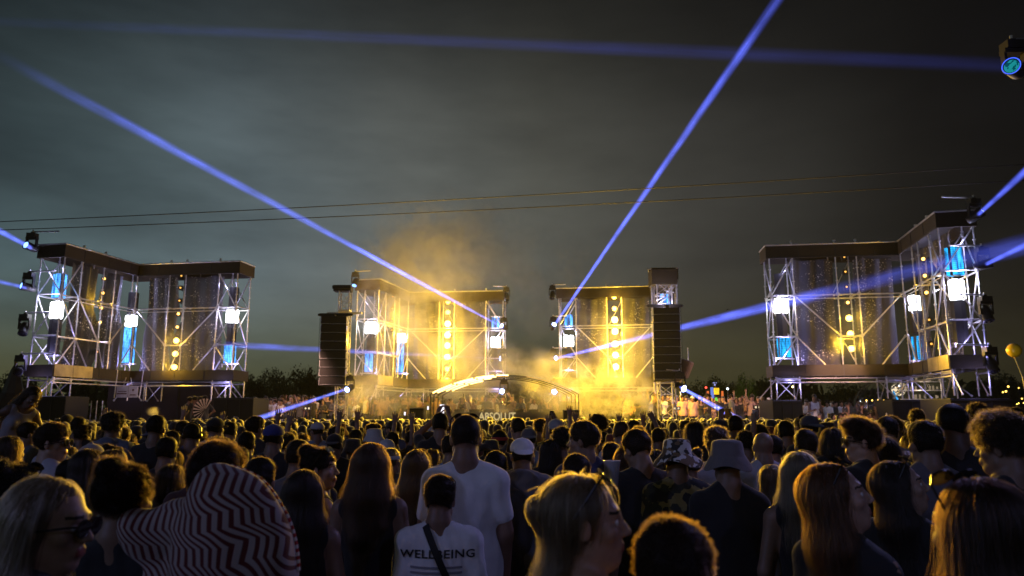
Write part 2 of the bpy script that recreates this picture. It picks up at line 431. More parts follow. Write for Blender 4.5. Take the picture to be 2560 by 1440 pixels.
def moving_head(loc, aim, where, lit=2, size=1.0, arm_dir=1, colr=None):
    """yoke lamp hanging from an arm; head turned along the beam"""
    e = empty('moving_head_lamp', loc, 0, 'black moving-head lamp ' + where, 'stage light', 'moving-head lamps on the towers'); e.scale = (size,) * 3
    d = (Vector(aim) - Vector(loc)).normalized(); Q = d.to_track_quat('Z', 'Y'); Mq = Q.to_matrix()
    mb = MB(); mb.lathe([(.001, -.28), (.11, -.27), (.15, -.15), (.155, .05), (.17, .22), (.17, .25), (.13, .25)], 14)
    mb.v = [tuple(Mq @ Vector(v)) for v in mb.v]; mb.build('lamp_head', M_BLACK, e, True)
    mb = MB(); mb.lathe([(.001, .262), (.07, .258), (.128, .235)], 14)
    mb.v = [tuple(Mq @ Vector(v)) for v in mb.v]
    mb.build('lens', (M_LENS, M_DIMBL, M_LITBL)[lit] if colr is None else colr, e, True)
    mb = MB(); mb.box((0, 0, .36), (.42, .18, .09)); mb.box((-.19, 0, .16), (.05, .12, .36)); mb.box((.19, 0, .16), (.05, .12, .36)); mb.build('yoke', M_BLACK, e)
    mb = MB(); mb.box((0, 0, .48), (.34, .26, .16)); mb.box((0, .0, .57), (.1, .1, .1)); mb.box((.1, -.131, .48), (.06, .01, .06)); mb.build('base', M_BLACK, e)
    mb = MB(); mb.tube((0, 0, .62), (arm_dir, .05, .66), .03); mb.tube((0, 0, .5), (0, 0, .7), .03); mb.build('arm', M_STEEL, e)
    return e
M_LITBL = emat('lit_blue_lens', (.35, .45, 1.0), 14.0); M_DIMBL = emat('dim_blue_lens', (.2, .4, 1.0), 3.0)
def m_nearlens():
    m_, t = newmat('patterned_lens')
    tc = t.add('ShaderNodeTexCoord').outputs['Object']
    n = t.noise(tc, 14, 3)
    c_ = t.mix(t.maprange(n, .44, .5), (.0, .06, .08), (.01, .26, .28))
    e_ = t.add('ShaderNodeEmission', ins={'Color': c_, 'Strength': 1.0}); t.add('ShaderNodeOutputMaterial', ins={0: e_.outputs[0]}); return m_
M_NEARLENS = m_nearlens(); M_RING = emat('blue_lens_ring', (.05, .12, .9), 1.6)

def scaffold_tower(where, P0, P1, P2, th, cfgA, cfgB, shape, front_gold=False):
    """L-shaped tower. P0 near end of the side wing, P1 inner corner, P2 end of the front wing."""
    n0 = Vector((P1[0] - P0[0], P1[1] - P0[1])).normalized(); n1 = Vector((P2[0] - P1[0], P2[1] - P1[1])).normalized()
    side = 1 if n1.x > 0 else -1            # left family / right family
    nb = Vector((-n1.y, n1.x)) * side       # back normal of front wing
    ns = Vector((-n0.y, n0.x)) * side       # outer normal of side wing
    Q0 = offset(P0, ns, th); Q2 = offset(P2, nb, th)
    Q1 = isect(Q0, n0, Q2, n1)
    e = empty('scaffold_tower', (P1[0], P1[1], 0), 0, 'L-shaped scaffold light tower ' + where, 'tower', 'scaffold towers around the dance floor')
    inv = Matrix.Translation((-P1[0], -P1[1], 0))
    class Sub:  # parent helper: children in world coordinates
        pass
    e.location = (0, 0, 0)
    LA = (Vector(P2) - Vector(P1)).length; LB = (Vector(P0) - Vector(P1)).length
    def front(wing, s):
        return (P1[0] + n1.x * s, P1[1] + n1.y * s) if wing == 'A' else (P1[0] - n0.x * s, P1[1] - n0.y * s)
    def back(wing, s):
        p = front(wing, s); n = nb if wing == 'A' else ns
        return offset(p, n, th)
    off = {'A': [0, LA * .33, LA * .49, LA * .82, LA], 'B': [LB * .33, LB * .49, LB * .78, LB]}
    posts = []
    for wg in 'AB':
        for s in off[wg]:
            posts.append(front(wg, s))
            if wg == 'A' and s == 0: posts.append(Q1)
            else: posts.append(back(wg, s))
    for p in posts: pipe('post', V2(p, Z_BB), V2(p, Z_FB + .3), e, .026, True)
    for wg in 'AB':
        os_ = off[wg] if wg == 'A' else [0] + off[wg]
        for z in (Z2, Z1):
            for fn in (front, back):
                a, b = fn(wg, os_[0]), fn(wg, os_[-1])
                for s0, s1 in zip(os_, os_[1:]):
                    if z == Z1 and s1 - s0 > 1.3: continue
                    pipe('ledger', V2(fn(wg, s0), z + .0), V2(fn(wg, s1), z), e)
            if z == Z2:
                for s0, s1 in zip(os_, os_[1:]): pipe('ledger', V2(front(wg, s0), z - .14), V2(front(wg, s1), z - .14), e, .018)
            for s in os_[1:]: pipe('ledger', V2(front(wg, s), z + .05), V2(back(wg, s), z + .05), e)
        # braces: in the end columns and the wide bays
        c0, c1 = os_[-2], os_[-1]
        for za, zb, fl in ((Z_FB, Z2, 0), (Z2, Z1, 1), (Z1, Z_BT - .1, 0)):
            for fn in (front, back):
                a, b = (c0, c1) if fl == 0 else (c1, c0)
                pipe('brace', V2(fn(wg, a), za), V2(fn(wg, b), zb), e, .027)
            for s in (c0, c1):
                pipe('brace', V2(front(wg, s), za if fl else zb), V2(back(wg, s), zb if fl else za), e, .025)
        m0, m1 = os_[-4] if wg == 'A' else os_[1], os_[-3] if wg == 'A' else os_[2]
        for za, zb in ((Z2, Z1), (Z1, Z_BT - .1)):
            k = .0 if zb == Z1 else .35
            pipe('brace', V2(front(wg, c0), za), V2(front(wg, m1 + (c0 - m1) * k), zb), e, .030)
            pipe('brace', V2(front(wg, 0.05), za), V2(front(wg, m0 * (1 - k)), zb), e, .030)
        pipe('brace', V2(front(wg, m1), Z1), V2(front(wg, m0 + (m1 - m0) * .3), Z_BT - .1), e, .018)
        pipe('brace', V2(back(wg, m0), Z_FB), V2(back(wg, m1), Z2), e, .018)
    # fascia bands (front faces proud of the posts)
    fr = .09
    def grow(d):
        a0 = offset(offset(P0, ns, -d), n0, -d * 1.5); q0 = offset(offset(Q0, ns, d), n0, -d * 1.5)
        a2 = offset(offset(P2, nb, -d), n1, d * 1.5); q2 = offset(offset(Q2, nb, d), n1, d * 1.5)
        a1 = isect(a0, n0, a2, n1); q1 = isect(q0, n0, q2, n1)
        return a0, a1, a2, q2, q1, q0
    a0, a1, a2, q2, q1, q0 = grow(fr)
    for nm, z0, z1 in (('top_fascia', Z_FB, Z_T - .06), ('bottom_fascia', Z_BB, Z_BT)):
        me = MB(); vs = [V2(p, z) for z in (z0, z1) for p in (a0, a1, a2, q2, q1, q0)]
        g2 = grow(fr - .03); vs += [V2(p, z) for z in (z0, z1) for p in g2]
        fs = []
        for i in range(6):
            j = (i + 1) % 6
            fs += [(i, j, 6 + j, 6 + i), (12 + j, 12 + i, 18 + i, 18 + j), (i, 12 + i, 12 + j, j), (6 + i, 6 + j, 18 + j, 18 + i)]
        me.add(vs, fs); fo = me.build(nm, M_FASCIA, e)
        mj = MB()
        for (ua, ub) in ((a0, a1), (a1, a2)):
            Lj = math.hypot(ub[0] - ua[0], ub[1] - ua[1]); dj = ((ub[0] - ua[0]) / Lj, (ub[1] - ua[1]) / Lj); nj = (dj[1] * side, -dj[0] * side)
            rj = random.Random(int(Lj * 100)); sj = rj.uniform(.7, 1.3)
            while sj < Lj - .3:
                mj.box((ua[0] + dj[0] * sj + nj[0] * .004, ua[1] + dj[1] * sj + nj[1] * .004, (z0 + z1) / 2), (.022, .02, z1 - z0 - .02), Matrix.Rotation(math.atan2(dj[1], dj[0]), 3, 'Z')); sj += rj.uniform(.9, 1.5)
            mj.box(((ua[0] + ub[0]) / 2 + nj[0] * .004, (ua[1] + ub[1]) / 2 + nj[1] * .004, z0 + .03), (Lj * .995, .016, .025), Matrix.Rotation(math.atan2(dj[1], dj[0]), 3, 'Z'))
        mj.build('panel_joint', M_BLACK, e)
        if nm == 'bottom_fascia' and front_gold:
            m2 = MB()
            for (s0, s1) in ((LB * .52, LB * .76), (LB * .765, LB * .985)):
                u0, u1 = V2(lerp(Vector(a1), Vector(a0), s0 / LB), 0), V2(lerp(Vector(a1), Vector(a0), s1 / LB), 0)
                nn = Vector((-ns.x, -ns.y, 0)) * .012
                slab(m2, [(u0.x + nn.x, u0.y + nn.y), (u1.x + nn.x, u1.y + nn.y)], z0 + .01, z1 + .03, .012)
            m2.build('foil_panel', M_RAWPLY, e)
    # white edge lip, roof deck, spare couplers and roof tubes standing up
    mb = MB(); mb.path([V2(p, Z_T - .03) for p in (a0, a1, a2)], .035); mb.path([V2(p, Z_T - .03) for p in (a2, q2, q1, q0, a0)], .03)
    mb.build('roof_edge_tube', M_STEEL, e)
    for (z, nm) in ((Z_T - .12, 'roof_deck'), (Z_BB + .25, 'lower_deck')):
        g = grow(.05); m = MB(); vs = [V2(p, z) for p in g] + [V2(p, z - .05) for p in g]
        m.add(vs, [(0, 1, 4, 5), (1, 2, 3, 4), (6, 11, 10, 7), (7, 10, 9, 8)]); m.build(nm, M_BLACK, e)
    mb = MB()
    for wg in 'AB':
        for s in off[wg][1:]:
            if s in (off[wg][-1],): continue
            pipe('roof_tube', V2(front(wg, s), Z_T - .1), V2(front(wg, s), Z_T + .13), e)
        L_ = LA if wg == 'A' else LB
        rg = random.Random(3)
        pts_ = []
        for k in range(22):
            p = lerp(Vector(front(wg, L_ * k / 21)), Vector(back(wg, L_ * k / 21)), rg.uniform(.0, .4)); pts_.append(V2(p, Z_T - .03 + rg.uniform(0, .06)))
        mb.path(pts_, .03)
    mb.build('cable_clutter', M_STEEL, e)
    # underside tube truss and legs
    for wg in 'AB':
        L_ = LA if wg == 'A' else LB
        for dz in (.06, .22):
            a, b = front(wg, .0), front(wg, L_)
            pipe('base_rail', V2(a, Z_BB - dz), V2(b, Z_BB - dz), e, .03)
    def legs(c, u, v, foot):
        mb_ = []
        for (i, j) in ((0, 0), (1, 0), (0, 1), (1, 1)):
            p = (c[0] + u[0] * i + v[0] * j, c[1] + u[1] * i + v[1] * j)
            pipe('leg', V2(p, foot), V2(p, Z_BB), e, .026, True); mb_.append(p)
        pipe('leg_ledger', V2(mb_[0], Z_BB - .12), V2(mb_[1], Z_BB - .12), e, .03)
        pipe('leg_ledger', V2(mb_[2], Z_BB - .12), V2(mb_[3], Z_BB - .12), e, .03)
        pipe('leg_brace', V2(mb_[0], Z_BB - .1), V2(lerp(Vector(mb_[0]), Vector(mb_[1]), .8), foot), e, .022)
        pipe('leg_brace', V2(mb_[3], Z_BB - .1), V2(lerp(Vector(mb_[3]), Vector(mb_[2]), .8), foot), e, .022)
        pipe('leg_brace', V2(mb_[1], Z_BB - .1), V2(lerp(Vector(mb_[1]), Vector(mb_[3]), .8), foot), e, .022)
        pipe('leg_brace', V2(mb_[0], Z_BB - .1), (mb_[0][0] - u[0] * .75, mb_[0][1] - u[1] * .75, foot), e, .022)
        return mb_
    u = (-n1 * (LA * .18)); v = nb * th
    legs(P2, u, v, Z_F)
    legs(P0, n0 * (LB * .22), ns * th, Z_F)
    legs(P1, n1 * (LA * .18), nb * th, Z_F)
    # nets
    for wg in 'AB':
        o_ = off[wg] if wg == 'A' else [0] + off[wg]
        f0, f1, f2, f3 = front(wg, .2), front(wg, o_[1] - .0), front(wg, o_[2]), front(wg, o_[3])
        dpt = th * .45 * side * (1 if wg == 'A' else -1)
        if shape == 'hour':
            ra = [(Z_FB, .05, -.05), (Z2, .10, -.22), (Z1, -.05, .10), (Z_BT, -.1, .0)]
            rb = [(Z_FB, -.25, .0), (Z2, -.15, .0), (Z1, -.55, .0), (Z_BT, -.25, -.1)]
        elif shape == 'open' and wg == 'B':
            ra = [(Z_FB, .05, -.1), (Z2, .2, .1), (Z1, .0, .3), (Z_BT, -.1, .2)]
            rb = [(Z_FB, -.35, -.5), (Z2, .35, -.1), (Z1, .1, -.3), (Z_BT, .2, -.5)]
        else:
            ra = [(Z_FB, .0, .02), (Z2, .0, -.02), (Z1, -.02, .0), (Z_BT, .0, -.02)]
            rb = [(Z_FB, -.02, .0), (Z2, .02, .0), (Z1, .0, .0), (Z_BT, -.02, .0)]
        panel_net(e, f0, f1, ra, dpt); panel_net(e, f2, f3, rb, dpt)
    # columns and lamp strings
    def ctr(wg, s0, s1):
        a = Vector(front(wg, s0)); b = Vector(back(wg, s1)); return (a + b) / 2
    cA = ctr('A', off['A'][3], off['A'][4]); cB = ctr('B', off['B'][2], off['B'][3]); cC = (Vector(P1) + Vector(Q1)) / 2
    sA = (off['A'][1] + off['A'][2]) / 2; sB = (off['B'][0] + off['B'][1]) / 2
    lA = lerp(Vector(front('A', sA)), Vector(back('A', sA)), .25); lB = lerp(Vector(front('B', sB)), Vector(back('B', sB)), .25)
    return dict(e=e, A=cA, B=cB, C=cC, lA=lA, lB=lB, front=front, back=back, LA=LA, LB=LB, ns=ns, nb=nb, n0=n0, n1=n1, Q0=Q0, Q2=Q2)

TWR = {}
TWR['L'] = scaffold_tower('at the far left of the stage ring', (-17.69, 28.66), (-16.87, 32.78), (-12.07, 31.99), 1.1, None, None, 'hour', True)
TWR['R'] = scaffold_tower('at the far right of the stage ring', (14.24, 24.03), (15.16, 28.25), (10.27, 28.94), 1.05, None, None, 'open', True)
TWR['ML'] = scaffold_tower('in yellow smoke left of the DJ booth', (-6.62, 36.36), (-5.71, 40.38), (-.48, 39.85), 1.15, None, None, 'full', True)
TWR['MR'] = scaffold_tower('behind the right speaker array', (6.46, 33.8), (7.39, 38.33), (2.51, 39.07), 1.15, None, None, 'full', False)
WH = {'L': 'of the left scaffold tower', 'R': 'of the right scaffold tower', 'ML': 'of the smoky tower left of the booth', 'MR': 'of the tower behind the right speaker array'}
D4 = [('d', 6.54, 7.5), ('w', 5.9, 6.5), ('d', 4.95, 5.9), ('b', 4.15, 4.9)]
D5 = [('d', 6.4, 7.4), ('w', 5.85, 6.35), ('b', 4.2, 5.8)]
D0 = [('b', 6.5, 7.45), ('w', 5.65, 6.35), ('d', 4.25, 5.65)]
DM = [('b', 6.55, 7.2), ('w', 5.5, 6.1), ('d', 4.3, 5.5)]
DN = [('w', 5.9, 6.5), ('d', 5.0, 5.9), ('b', 4.0, 4.9)]
for k, (a, b, c_, bl) in {'L': (D4, D0, D5, M_BLUE), 'R': (D4, D0, DN, M_CYAN), 'ML': (DM, DN, D5, M_BLUE), 'MR': (DM, D0, DN, M_BLUE)}.items():
    T_ = TWR[k]
    for pos, sg, wr in ((T_['A'], a, 'at the inner end '), (T_['B'], b, 'at the audience end '), (T_['C'], c_, 'at the bent corner ')):
        led_column(pos.x, pos.y, math.atan2(-pos.x, pos.y) * -1 * .9, sg, wr + WH[k], bl)
        pw = {'L': 95, 'R': 95, 'ML': 60, 'MR': 60}[k]
        lamp('POINT', (pos.x, pos.y - .62, 6.2), pw, (.62, .60, 1.0), .12)
        lamp('POINT', (pos.x + .1, pos.y - .5, 4.1), pw * .75, (.42, .38, 1.0), .12)
        lamp('POINT', (pos.x, pos.y - .45, 7.6), pw * .3, (.5, .5, 1.0), .1)
        lamp('POINT', (pos.x, pos.y - .9, 3.0), pw * .28, (.42, .38, 1.0), .1)
# amber strings (positions from the photo: z of each lamp)
def zs_of(pxs, Y): return [atY(640, y, Y).z for y in pxs]
T_ = TWR['L']; bulb_string(T_['lA'], zs_of([690, 720, 752, 785, 818, 852, 885, 918], T_['lA'].y), 0, 'in the left tower front wing', [0, 0, 0, 1, 1, 2, 2, 2])
bulb_string(T_['lB'], zs_of([660, 697, 733, 770, 806, 880], T_['lB'].y), .6, 'in the left tower side wing', [1, 1, 1, 1, 1, 0])
T_ = TWR['R']; bulb_string(T_['lA'], zs_of([643, 680, 718, 757, 796, 835, 872], T_['lA'].y), 0, 'in the right tower front wing', [0, 0, 0, 1, 2, 2, 2])
bulb_string(T_['lB'], zs_of([648, 690, 732, 800, 860], T_['lB'].y), -.6, 'in the right tower side wing', [1, 1, 1, 0, 0])
T_ = TWR['ML']; bulb_string(T_['lA'], zs_of([755, 781, 810, 838, 864, 893, 922, 950], T_['lA'].y), 0, 'in the smoky tower front wing', [2, 2, 3, 3, 3, 3, 2, 2])
bulb_string(T_['lB'], zs_of([742, 772, 798, 826], T_['lB'].y), .6, 'in the smoky tower side wing', [0, 0, 0, 0])
T_ = TWR['MR']; bulb_string(T_['lA'], zs_of([743, 772, 800, 829, 860, 888, 917, 945], T_['lA'].y), 0, 'beside the right speaker array', [2, 2, 3, 3, 3, 3, 3, 2])
for k, zz, P in (('L', (4.0, 5.2), 60), ('R', (4.5, 5.6), 75)):
    p = TWR[k]['lA']
    for z in zz: lamp('POINT', (p.x, p.y - .8, z), P * (1.1 if z < 5 else .8), YEL, .1)
    p = TWR[k]['lB']; lamp('POINT', (p.x, p.y - .3, 6.6), 55, YEL, .1)
for k in ('ML', 'MR'):
    p = TWR[k]['lA']
    for z, P in ((7.9, 60), (7.3, 90), (6.7, 130), (6.1, 170), (5.5, 190), (4.9, 200), (4.3, 160), (3.8, 130)): lamp('POINT', (p.x, p.y - .5, z), P * 1.1, YEL, .12)
p = TWR['ML']['lB']; lamp('POINT', (p.x + .3, p.y - .5, 6.0), 110, YEL, .12)

# black ballast boxes, dark boards under the towers
def block(x0, x1, y0, y1, Y, dep, lb, nm='ballast_box', mat=None):
    a = atY(x0, y0, Y); b = atY(x1, y0, Y); zt = a.z
    e = empty(nm, ((a.x + b.x) / 2, Y + dep / 2, 0), 0, lb, 'box', 'black boxes under the scaffold towers')
    W = b.x - a.x
    mb = MB(); mb.box((0, 0, zt / 2), (W, dep, zt)); o = mb.build('shell', mat or M_BOX, e)
    bv = o.modifiers.new('b', 'BEVEL'); bv.width = .02
    mb = MB()
    for k in range(1, 3): mb.box((-W / 2 + W * k / 3, -dep / 2 - .005, zt / 2), (.03, .02, zt * .98))
    mb.box((0, -dep / 2 - .006, zt - .06), (W * .98, .02, .05)); mb.build('batten', M_BLACK, e)
block(60, 165, 990, 1040, 28.3, 1.6, 'black box carrying the left legs of the left scaffold tower')
block(534, 634, 994, 1040, 30.8, 2.0, 'black box carrying the right legs of the left scaffold tower')
block(1931, 2006, 1000, 1040, 28.6, 1.6, 'black box with a small round mark under the right scaffold tower')
block(2376, 2530, 996, 1040, 23.7, 1.8, 'long black box under the near end of the right scaffold tower')
block(272, 538, 952, 1040, 34.2, .6, 'reddish board wall under the middle of the left scaffold tower', 'board_wall', M_BROWN)
block(2230, 2380, 999, 1040, 28.0, 1.4, 'dark counter box below the glass kiosk', 'counter_box')
# rack of thin poles standing left, stands against the boards
e = empty('pole_rack', tuple(atY(212, 1040, 30).xy) + (0,), 0, 'rack of thin metal poles under the left scaffold tower', 'rack')
for k in range(6):
    mb = MB(); mb.tube((-.55 + k * .25, 0, 0), (-.5 + k * .22, .1, 2.45), .02); mb.build('pole', M_STEEL, e)
mb = MB(); mb.tube((-.7, .02, 1.2), (.85, .02, 1.2), .02); mb.build('cross_bar', M_STEEL, e)

# printed banner under the left tower
e = empty('banner_board', tuple(atY(318, 980, 31.2)), R(-4), 'pale printed board hanging under the left scaffold tower', 'sign')
M_BAN = pmat('banner_print', (.42, .38, .42), .7, 0, .2, 4)
mb = MB(); mb.box((0, 0, 0), (.92, .03, .46)); mb.build('board', M_BAN, e)
mb = MB(); mb.box((.06, -.018, 0), (.012, .01, .44)); mb.box((-.22, -.018, -.07), (.42, .008, .05)); mb.box((.26, -.018, -.12), (.26, .008, .04)); mb.box((-.2, -.018, .02), (.36, .008, .03))
mb.lathe([(.001, 0), (.05, 0)], 12, (0, 0, 0))
mb.v[-24:] = [(v[0] + .26, -.019, v[1] + .08) for v in mb.v[-24:]]; mb.build('printed_mark', pmat('ink', (.10, .04, .03), .8), e)
mb = MB(); mb.tube((-.55, 0, -.25), (-.5, 0, .9), .02); mb.tube((.55, 0, -.25), (.62, 0, .9), .02); mb.tube((-.2, 0, .2), (-.1, 0, .6), .015); mb.tube((.2, 0, .2), (.1, 0, .6), .015); mb.build('hanger', M_STEEL, e)
lamp('SPOT', tuple(atY(318, 985, 30.2)), 7, (1, .75, .7), .1, tuple(atY(318, 980, 31.2)), R(70))

# ================================================================== SPEAKER ARRAYS
def line_array(x0, x1, y0, y1, Y, n, side, lb):
    a = atY(x0, y0, Y); b = atY(x1, y0, Y); zb = atY(x0, y1, Y).z; W = b.x - a.x; cx = (a.x + b.x) / 2; H = a.z - zb; h = H / n
    e = empty('line_array', (cx, Y, 0), 0, lb, 'loudspeaker', 'hanging line arrays')
    yaw = Matrix.Rotation(.10 * side, 3, 'Z')
    for k in range(n):
        z = a.z - h * (k + .5); tl_ = R(1.2 * k * k / n * .55); M = yaw @ Matrix.Rotation(-tl_, 3, 'X')
        mb = MB(); mb.box((0, .02 * k, z), (W, .62, h - .02), M)
        c_ = mb.build('cabinet', M_SPK, e); bv = c_.modifiers.new('b', 'BEVEL'); bv.width = .015
        mb = MB(); 
        for s in (-1, 1):
            v = M @ Vector((s * (W / 2 + .012), -.2, 0)); mb.box((v.x, v.y + .02 * k, z), (.02, .1, h * .8), M)
        v = M @ Vector((0, -.315, -h / 2 + .03)); mb.box((v.x, v.y + .02 * k, z + v.z), (W * .97, .012, .014), M)
        mb.build('rigging_plate', M_STEEL, c_)
    mb = MB(); mb.box((0, .1, a.z + .1), (W * 1.25, .12, .12)); mb.box((0, .1, a.z + .04), (.12, .9, .1)); mb.tube((-W * .62, .1, a.z + .1), (-W * .62, .1, a.z - 2.8), .008); mb.tube((W * .62, .1, a.z + .1), (W * .62, .1, a.z - 2.8), .008)
    mb.ball((-W * .66, .1, a.z + .1), .06, 6); mb.ball((W * .66, .1, a.z + .1), .06, 6)
    mb.build('flying_frame', M_BLACK, e)
    return e, a, b
def lattice(name, c, w_, z0, z1, lb, cat='truss', step=.45, cap=True):
    e = empty(name, (c[0], c[1], 0), 0, lb, cat)
    h = w_ / 2
    for i, j in ((-1, -1), (1, -1), (-1, 1), (1, 1)):
        mb = MB(); mb.tube((i * h, j * h, z0), (i * h, j * h, z1), .028); mb.build('chord', M_STEEL, e)
    mb = MB(); z = z0; f = 1
    cs = [(-h, -h), (h, -h), (h, h), (-h, h)]
    while z + step <= z1:
        for k in range(4):
            p, q = cs[k], cs[(k + 1) % 4]
            if f < 0: p, q = q, p
            mb.tube((*p, z), (*q, z + step), .014, n=5); mb.tube((*cs[k], z), (*cs[(k + 1) % 4], z), .012, n=5)
        z += step; f = -f
    mb.build('lattice_bracing', M_STEEL, e); return e
aL = line_array(806, 868, 792, 965, 31.0, 8, 1, 'dark hanging line array left of the smoky scaffold tower')
aR = line_array(1632, 1696, 770, 952, 29.0, 9, -1, 'tall dark line array hanging right of the middle stage')
p = atY(859, 850, 31.9); et = lattice('truss_tower', (p.x, p.y), .45, 0, atY(850, 728, 31.9).z, 'lattice truss tower beside the left line array')
mb = MB(); zc = atY(850, 722, 31.9).z; mb.box((-.1, 0, zc), (.75, .5, .26)); mb.box((-.1, -.3, zc + .02), (.8, .12, .14)); mb.build('head_block', M_BLACK, et)
mb = MB(); zc = atY(850, 783, 31.9).z; mb.box((0, 0, zc), (1.5, .14, .08)); mb.box((0, 0, zc + .1), (.5, .5, .06)); mb.build('sleeve_block', M_STEEL, et)
p = atY(1664, 850, 29.8); et = lattice('truss_tower', (p.x, p.y + .2), .6, 0, atY(850, 705, 29.8).z, 'lattice truss tower behind the right line array')
mb = MB(); zc = atY(1664, 696, 30).z; mb.box((0, 0, zc), (1.02, .8, .62)); mb.tube((-.5, -.3, zc + .36), (.5, -.3, zc + .36), .03); mb.build('head_block', M_FASCIA, et)
mb = MB()
for k in range(7): zz = atY(1664, 730 + k * 6, 29.8).z; mb.box((random.uniform(-.2, .2), -.35, zz), (.4, .05, .03), Matrix.Rotation(random.uniform(-.7, .7), 3, 'Y'))
mb.build('cable_clutter', M_STEEL, et)
lamp('POINT', tuple(atY(1664, 745, 28.9)), 40, (.8, .7, 1), .1); lamp('POINT', tuple(atY(880, 850, 31.3)), 90, YEL, .1)
# side fill loudspeaker
e = empty('side_fill_loudspeaker', tuple(atY(1712, 922, 29.4)), 0, 'tilted angular loudspeaker hanging beside the right line array', 'loudspeaker')
M = Matrix.Rotation(-.5, 3, 'Z') @ Matrix.Rotation(.42, 3, 'Y')
mb = MB(); mb.box((0, 0, 0), (.42, .5, .72), M); o = mb.build('cabinet', pmat('speaker_side', (.12, .08, .05), .6, 0, .3, 6), e); o.modifiers.new('b', 'BEVEL').width = .05
mb = MB(); v = M @ Vector((-.215, -.05, .12)); mb.box(v, (.02, .36, .34), M); mb.build('lit_grille', M_RAWPLY, e)  # gold-toned grille, lighter than the cabinet
mb = MB(); v = M @ Vector((0, 0, .36)); mb.tube(v, v + Vector((0, 0, .5)), .02); mb.build('hanger', M_STEEL, e)

# ================================================================== DJ BOOTH
BY = 31.5
e = empty('dj_booth', (0, BY, 0), 0, 'low dark DJ booth counter under the glowing arched canopy', 'booth')
e.location = (atY(1262, 1000, BY).x, BY, 0)
mb = MB(); mb.box((0, 0, 1.0), (5.6, .9, 2.0)); mb.build('counter', pmat('booth_front', (.09, .07, .04), .6, 0, .25, 2), e)
mb = MB()
for k in range(7): mb.box((-1.9 + k * .62, .1, 2.06), (.42, .36, .12))
mb.build('mixing_desk', M_BLACK, e)
cu = bpy.data.curves.new('letters', 'FONT'); cu.body = 'ABSOLUT'; cu.size = .50; cu.extrude = .015; cu.offset = .012; cu.align_x = 'CENTER'
cu.materials.append(emat('backlit_letter', (.85, .66, .30), .75))
tx = bpy.data.objects.new('tmp', cu); COL.objects.link(tx); me = bpy.data.meshes.new_from_object(tx.evaluated_get(bpy.context.evaluated_depsgraph_get())); bpy.data.objects.remove(tx); tx = link('lettering', me); tx.rotation_euler = (R(90), 0, 0)
p = atY(1243, 1050, 30.9); tx.parent = e; tx.location = (p.x - e.location.x, p.y - BY, p.z); tx.scale = (.70, .86, 1)
# canopy
ce = empty('arched_canopy', (atY(1262, 1000, BY).x, BY, 0), 0, 'arched canopy of glowing yellow LED ribs over the DJ booth', 'canopy')
M_RIB = emat('warm_led_tube', (1.0, .70, .25), 4.5); M_RIBD = pmat('rib_metal', (.03, .025, .02), .6, .3)
def arc_pt(u, s, yy): # u -1..1
    return Vector((u * 3.0 * s, yy, 2.72 + .76 * s * (1 - abs(u) ** 2.1)))
for j, (yy, s, lit) in enumerate(((-1.2, 1.0, (-.97, .05)), (-.7, .97, (-.95, -.12)), (-.2, .93, (-.88, -.2)), (.3, .88, (-.85, -.35)))):
    mb = MB(); mb.path([arc_pt(-1 + k / 15, s, yy) for k in range(31)], .02); mb.build('rib', M_RIBD, ce)
    mb = MB(); u = lit[0]
    while u < lit[1]:
        u2 = min(u + .26, lit[1]); mb.path([arc_pt(u + (u2 - u) * k / 4, s, yy - .05) for k in range(5)], .028); u = u2 + .025
    mb.build('led_tube', M_RIB, ce)
    for s_ in (-1, 1): 
        mb = MB(); q = arc_pt(s_, s, yy); mb.tube(q, (q.x, q.y, 0), .022); mb.build('leg', M_BLACK, ce)
mb = MB(); mb.path([arc_pt(.30 + k / 20, 1.0, -1.26) for k in range(13)], .022); mb.build('led_tube', emat('warm_led_tube_dim', (1, .7, .3), .6), ce)
# decks, barriers
def deck(x0, x1, Y, z, dep, lb):
    a = atY(x0, 1000, Y); b = atY(x1, 1000, Y); e = empty('viewing_deck', ((a.x + b.x) / 2, Y + dep / 2, 0), 0, lb, 'platform', 'raised viewing decks')
    W = b.x - a.x; mb = MB(); mb.box((0, 0, z - .06), (W, dep, .12)); mb.build('floor_board', M_BOX, e)
    mb = MB(); mb.box((0, -dep / 2 + .1, (z - .13) / 2), (W, .05, z - .13)); mb.build('skirt', M_BROWN, e)
    for k in range(int(W / 1.2) + 1):
        mb = MB(); mb.tube((-W / 2 + .1 + k * 1.2, 0, 0), (-W / 2 + .1 + k * 1.2, 0, z - .12), .04); mb.build('leg', M_STEEL, e)
deck(632, 905, 33.5, 1.0, 3.0, 'raised deck with guests left of the booth'); deck(905, 1440, 33.2, 1.0, 2.6, 'raised deck behind the DJ booth'); deck(1560, 1930, 31.5, 1.0, 3.0, 'raised deck with guests right of the booth')
deck(2008, 2230, 30.6, .8, 3.0, 'raised deck with guests under the right scaffold tower')
BARM = None
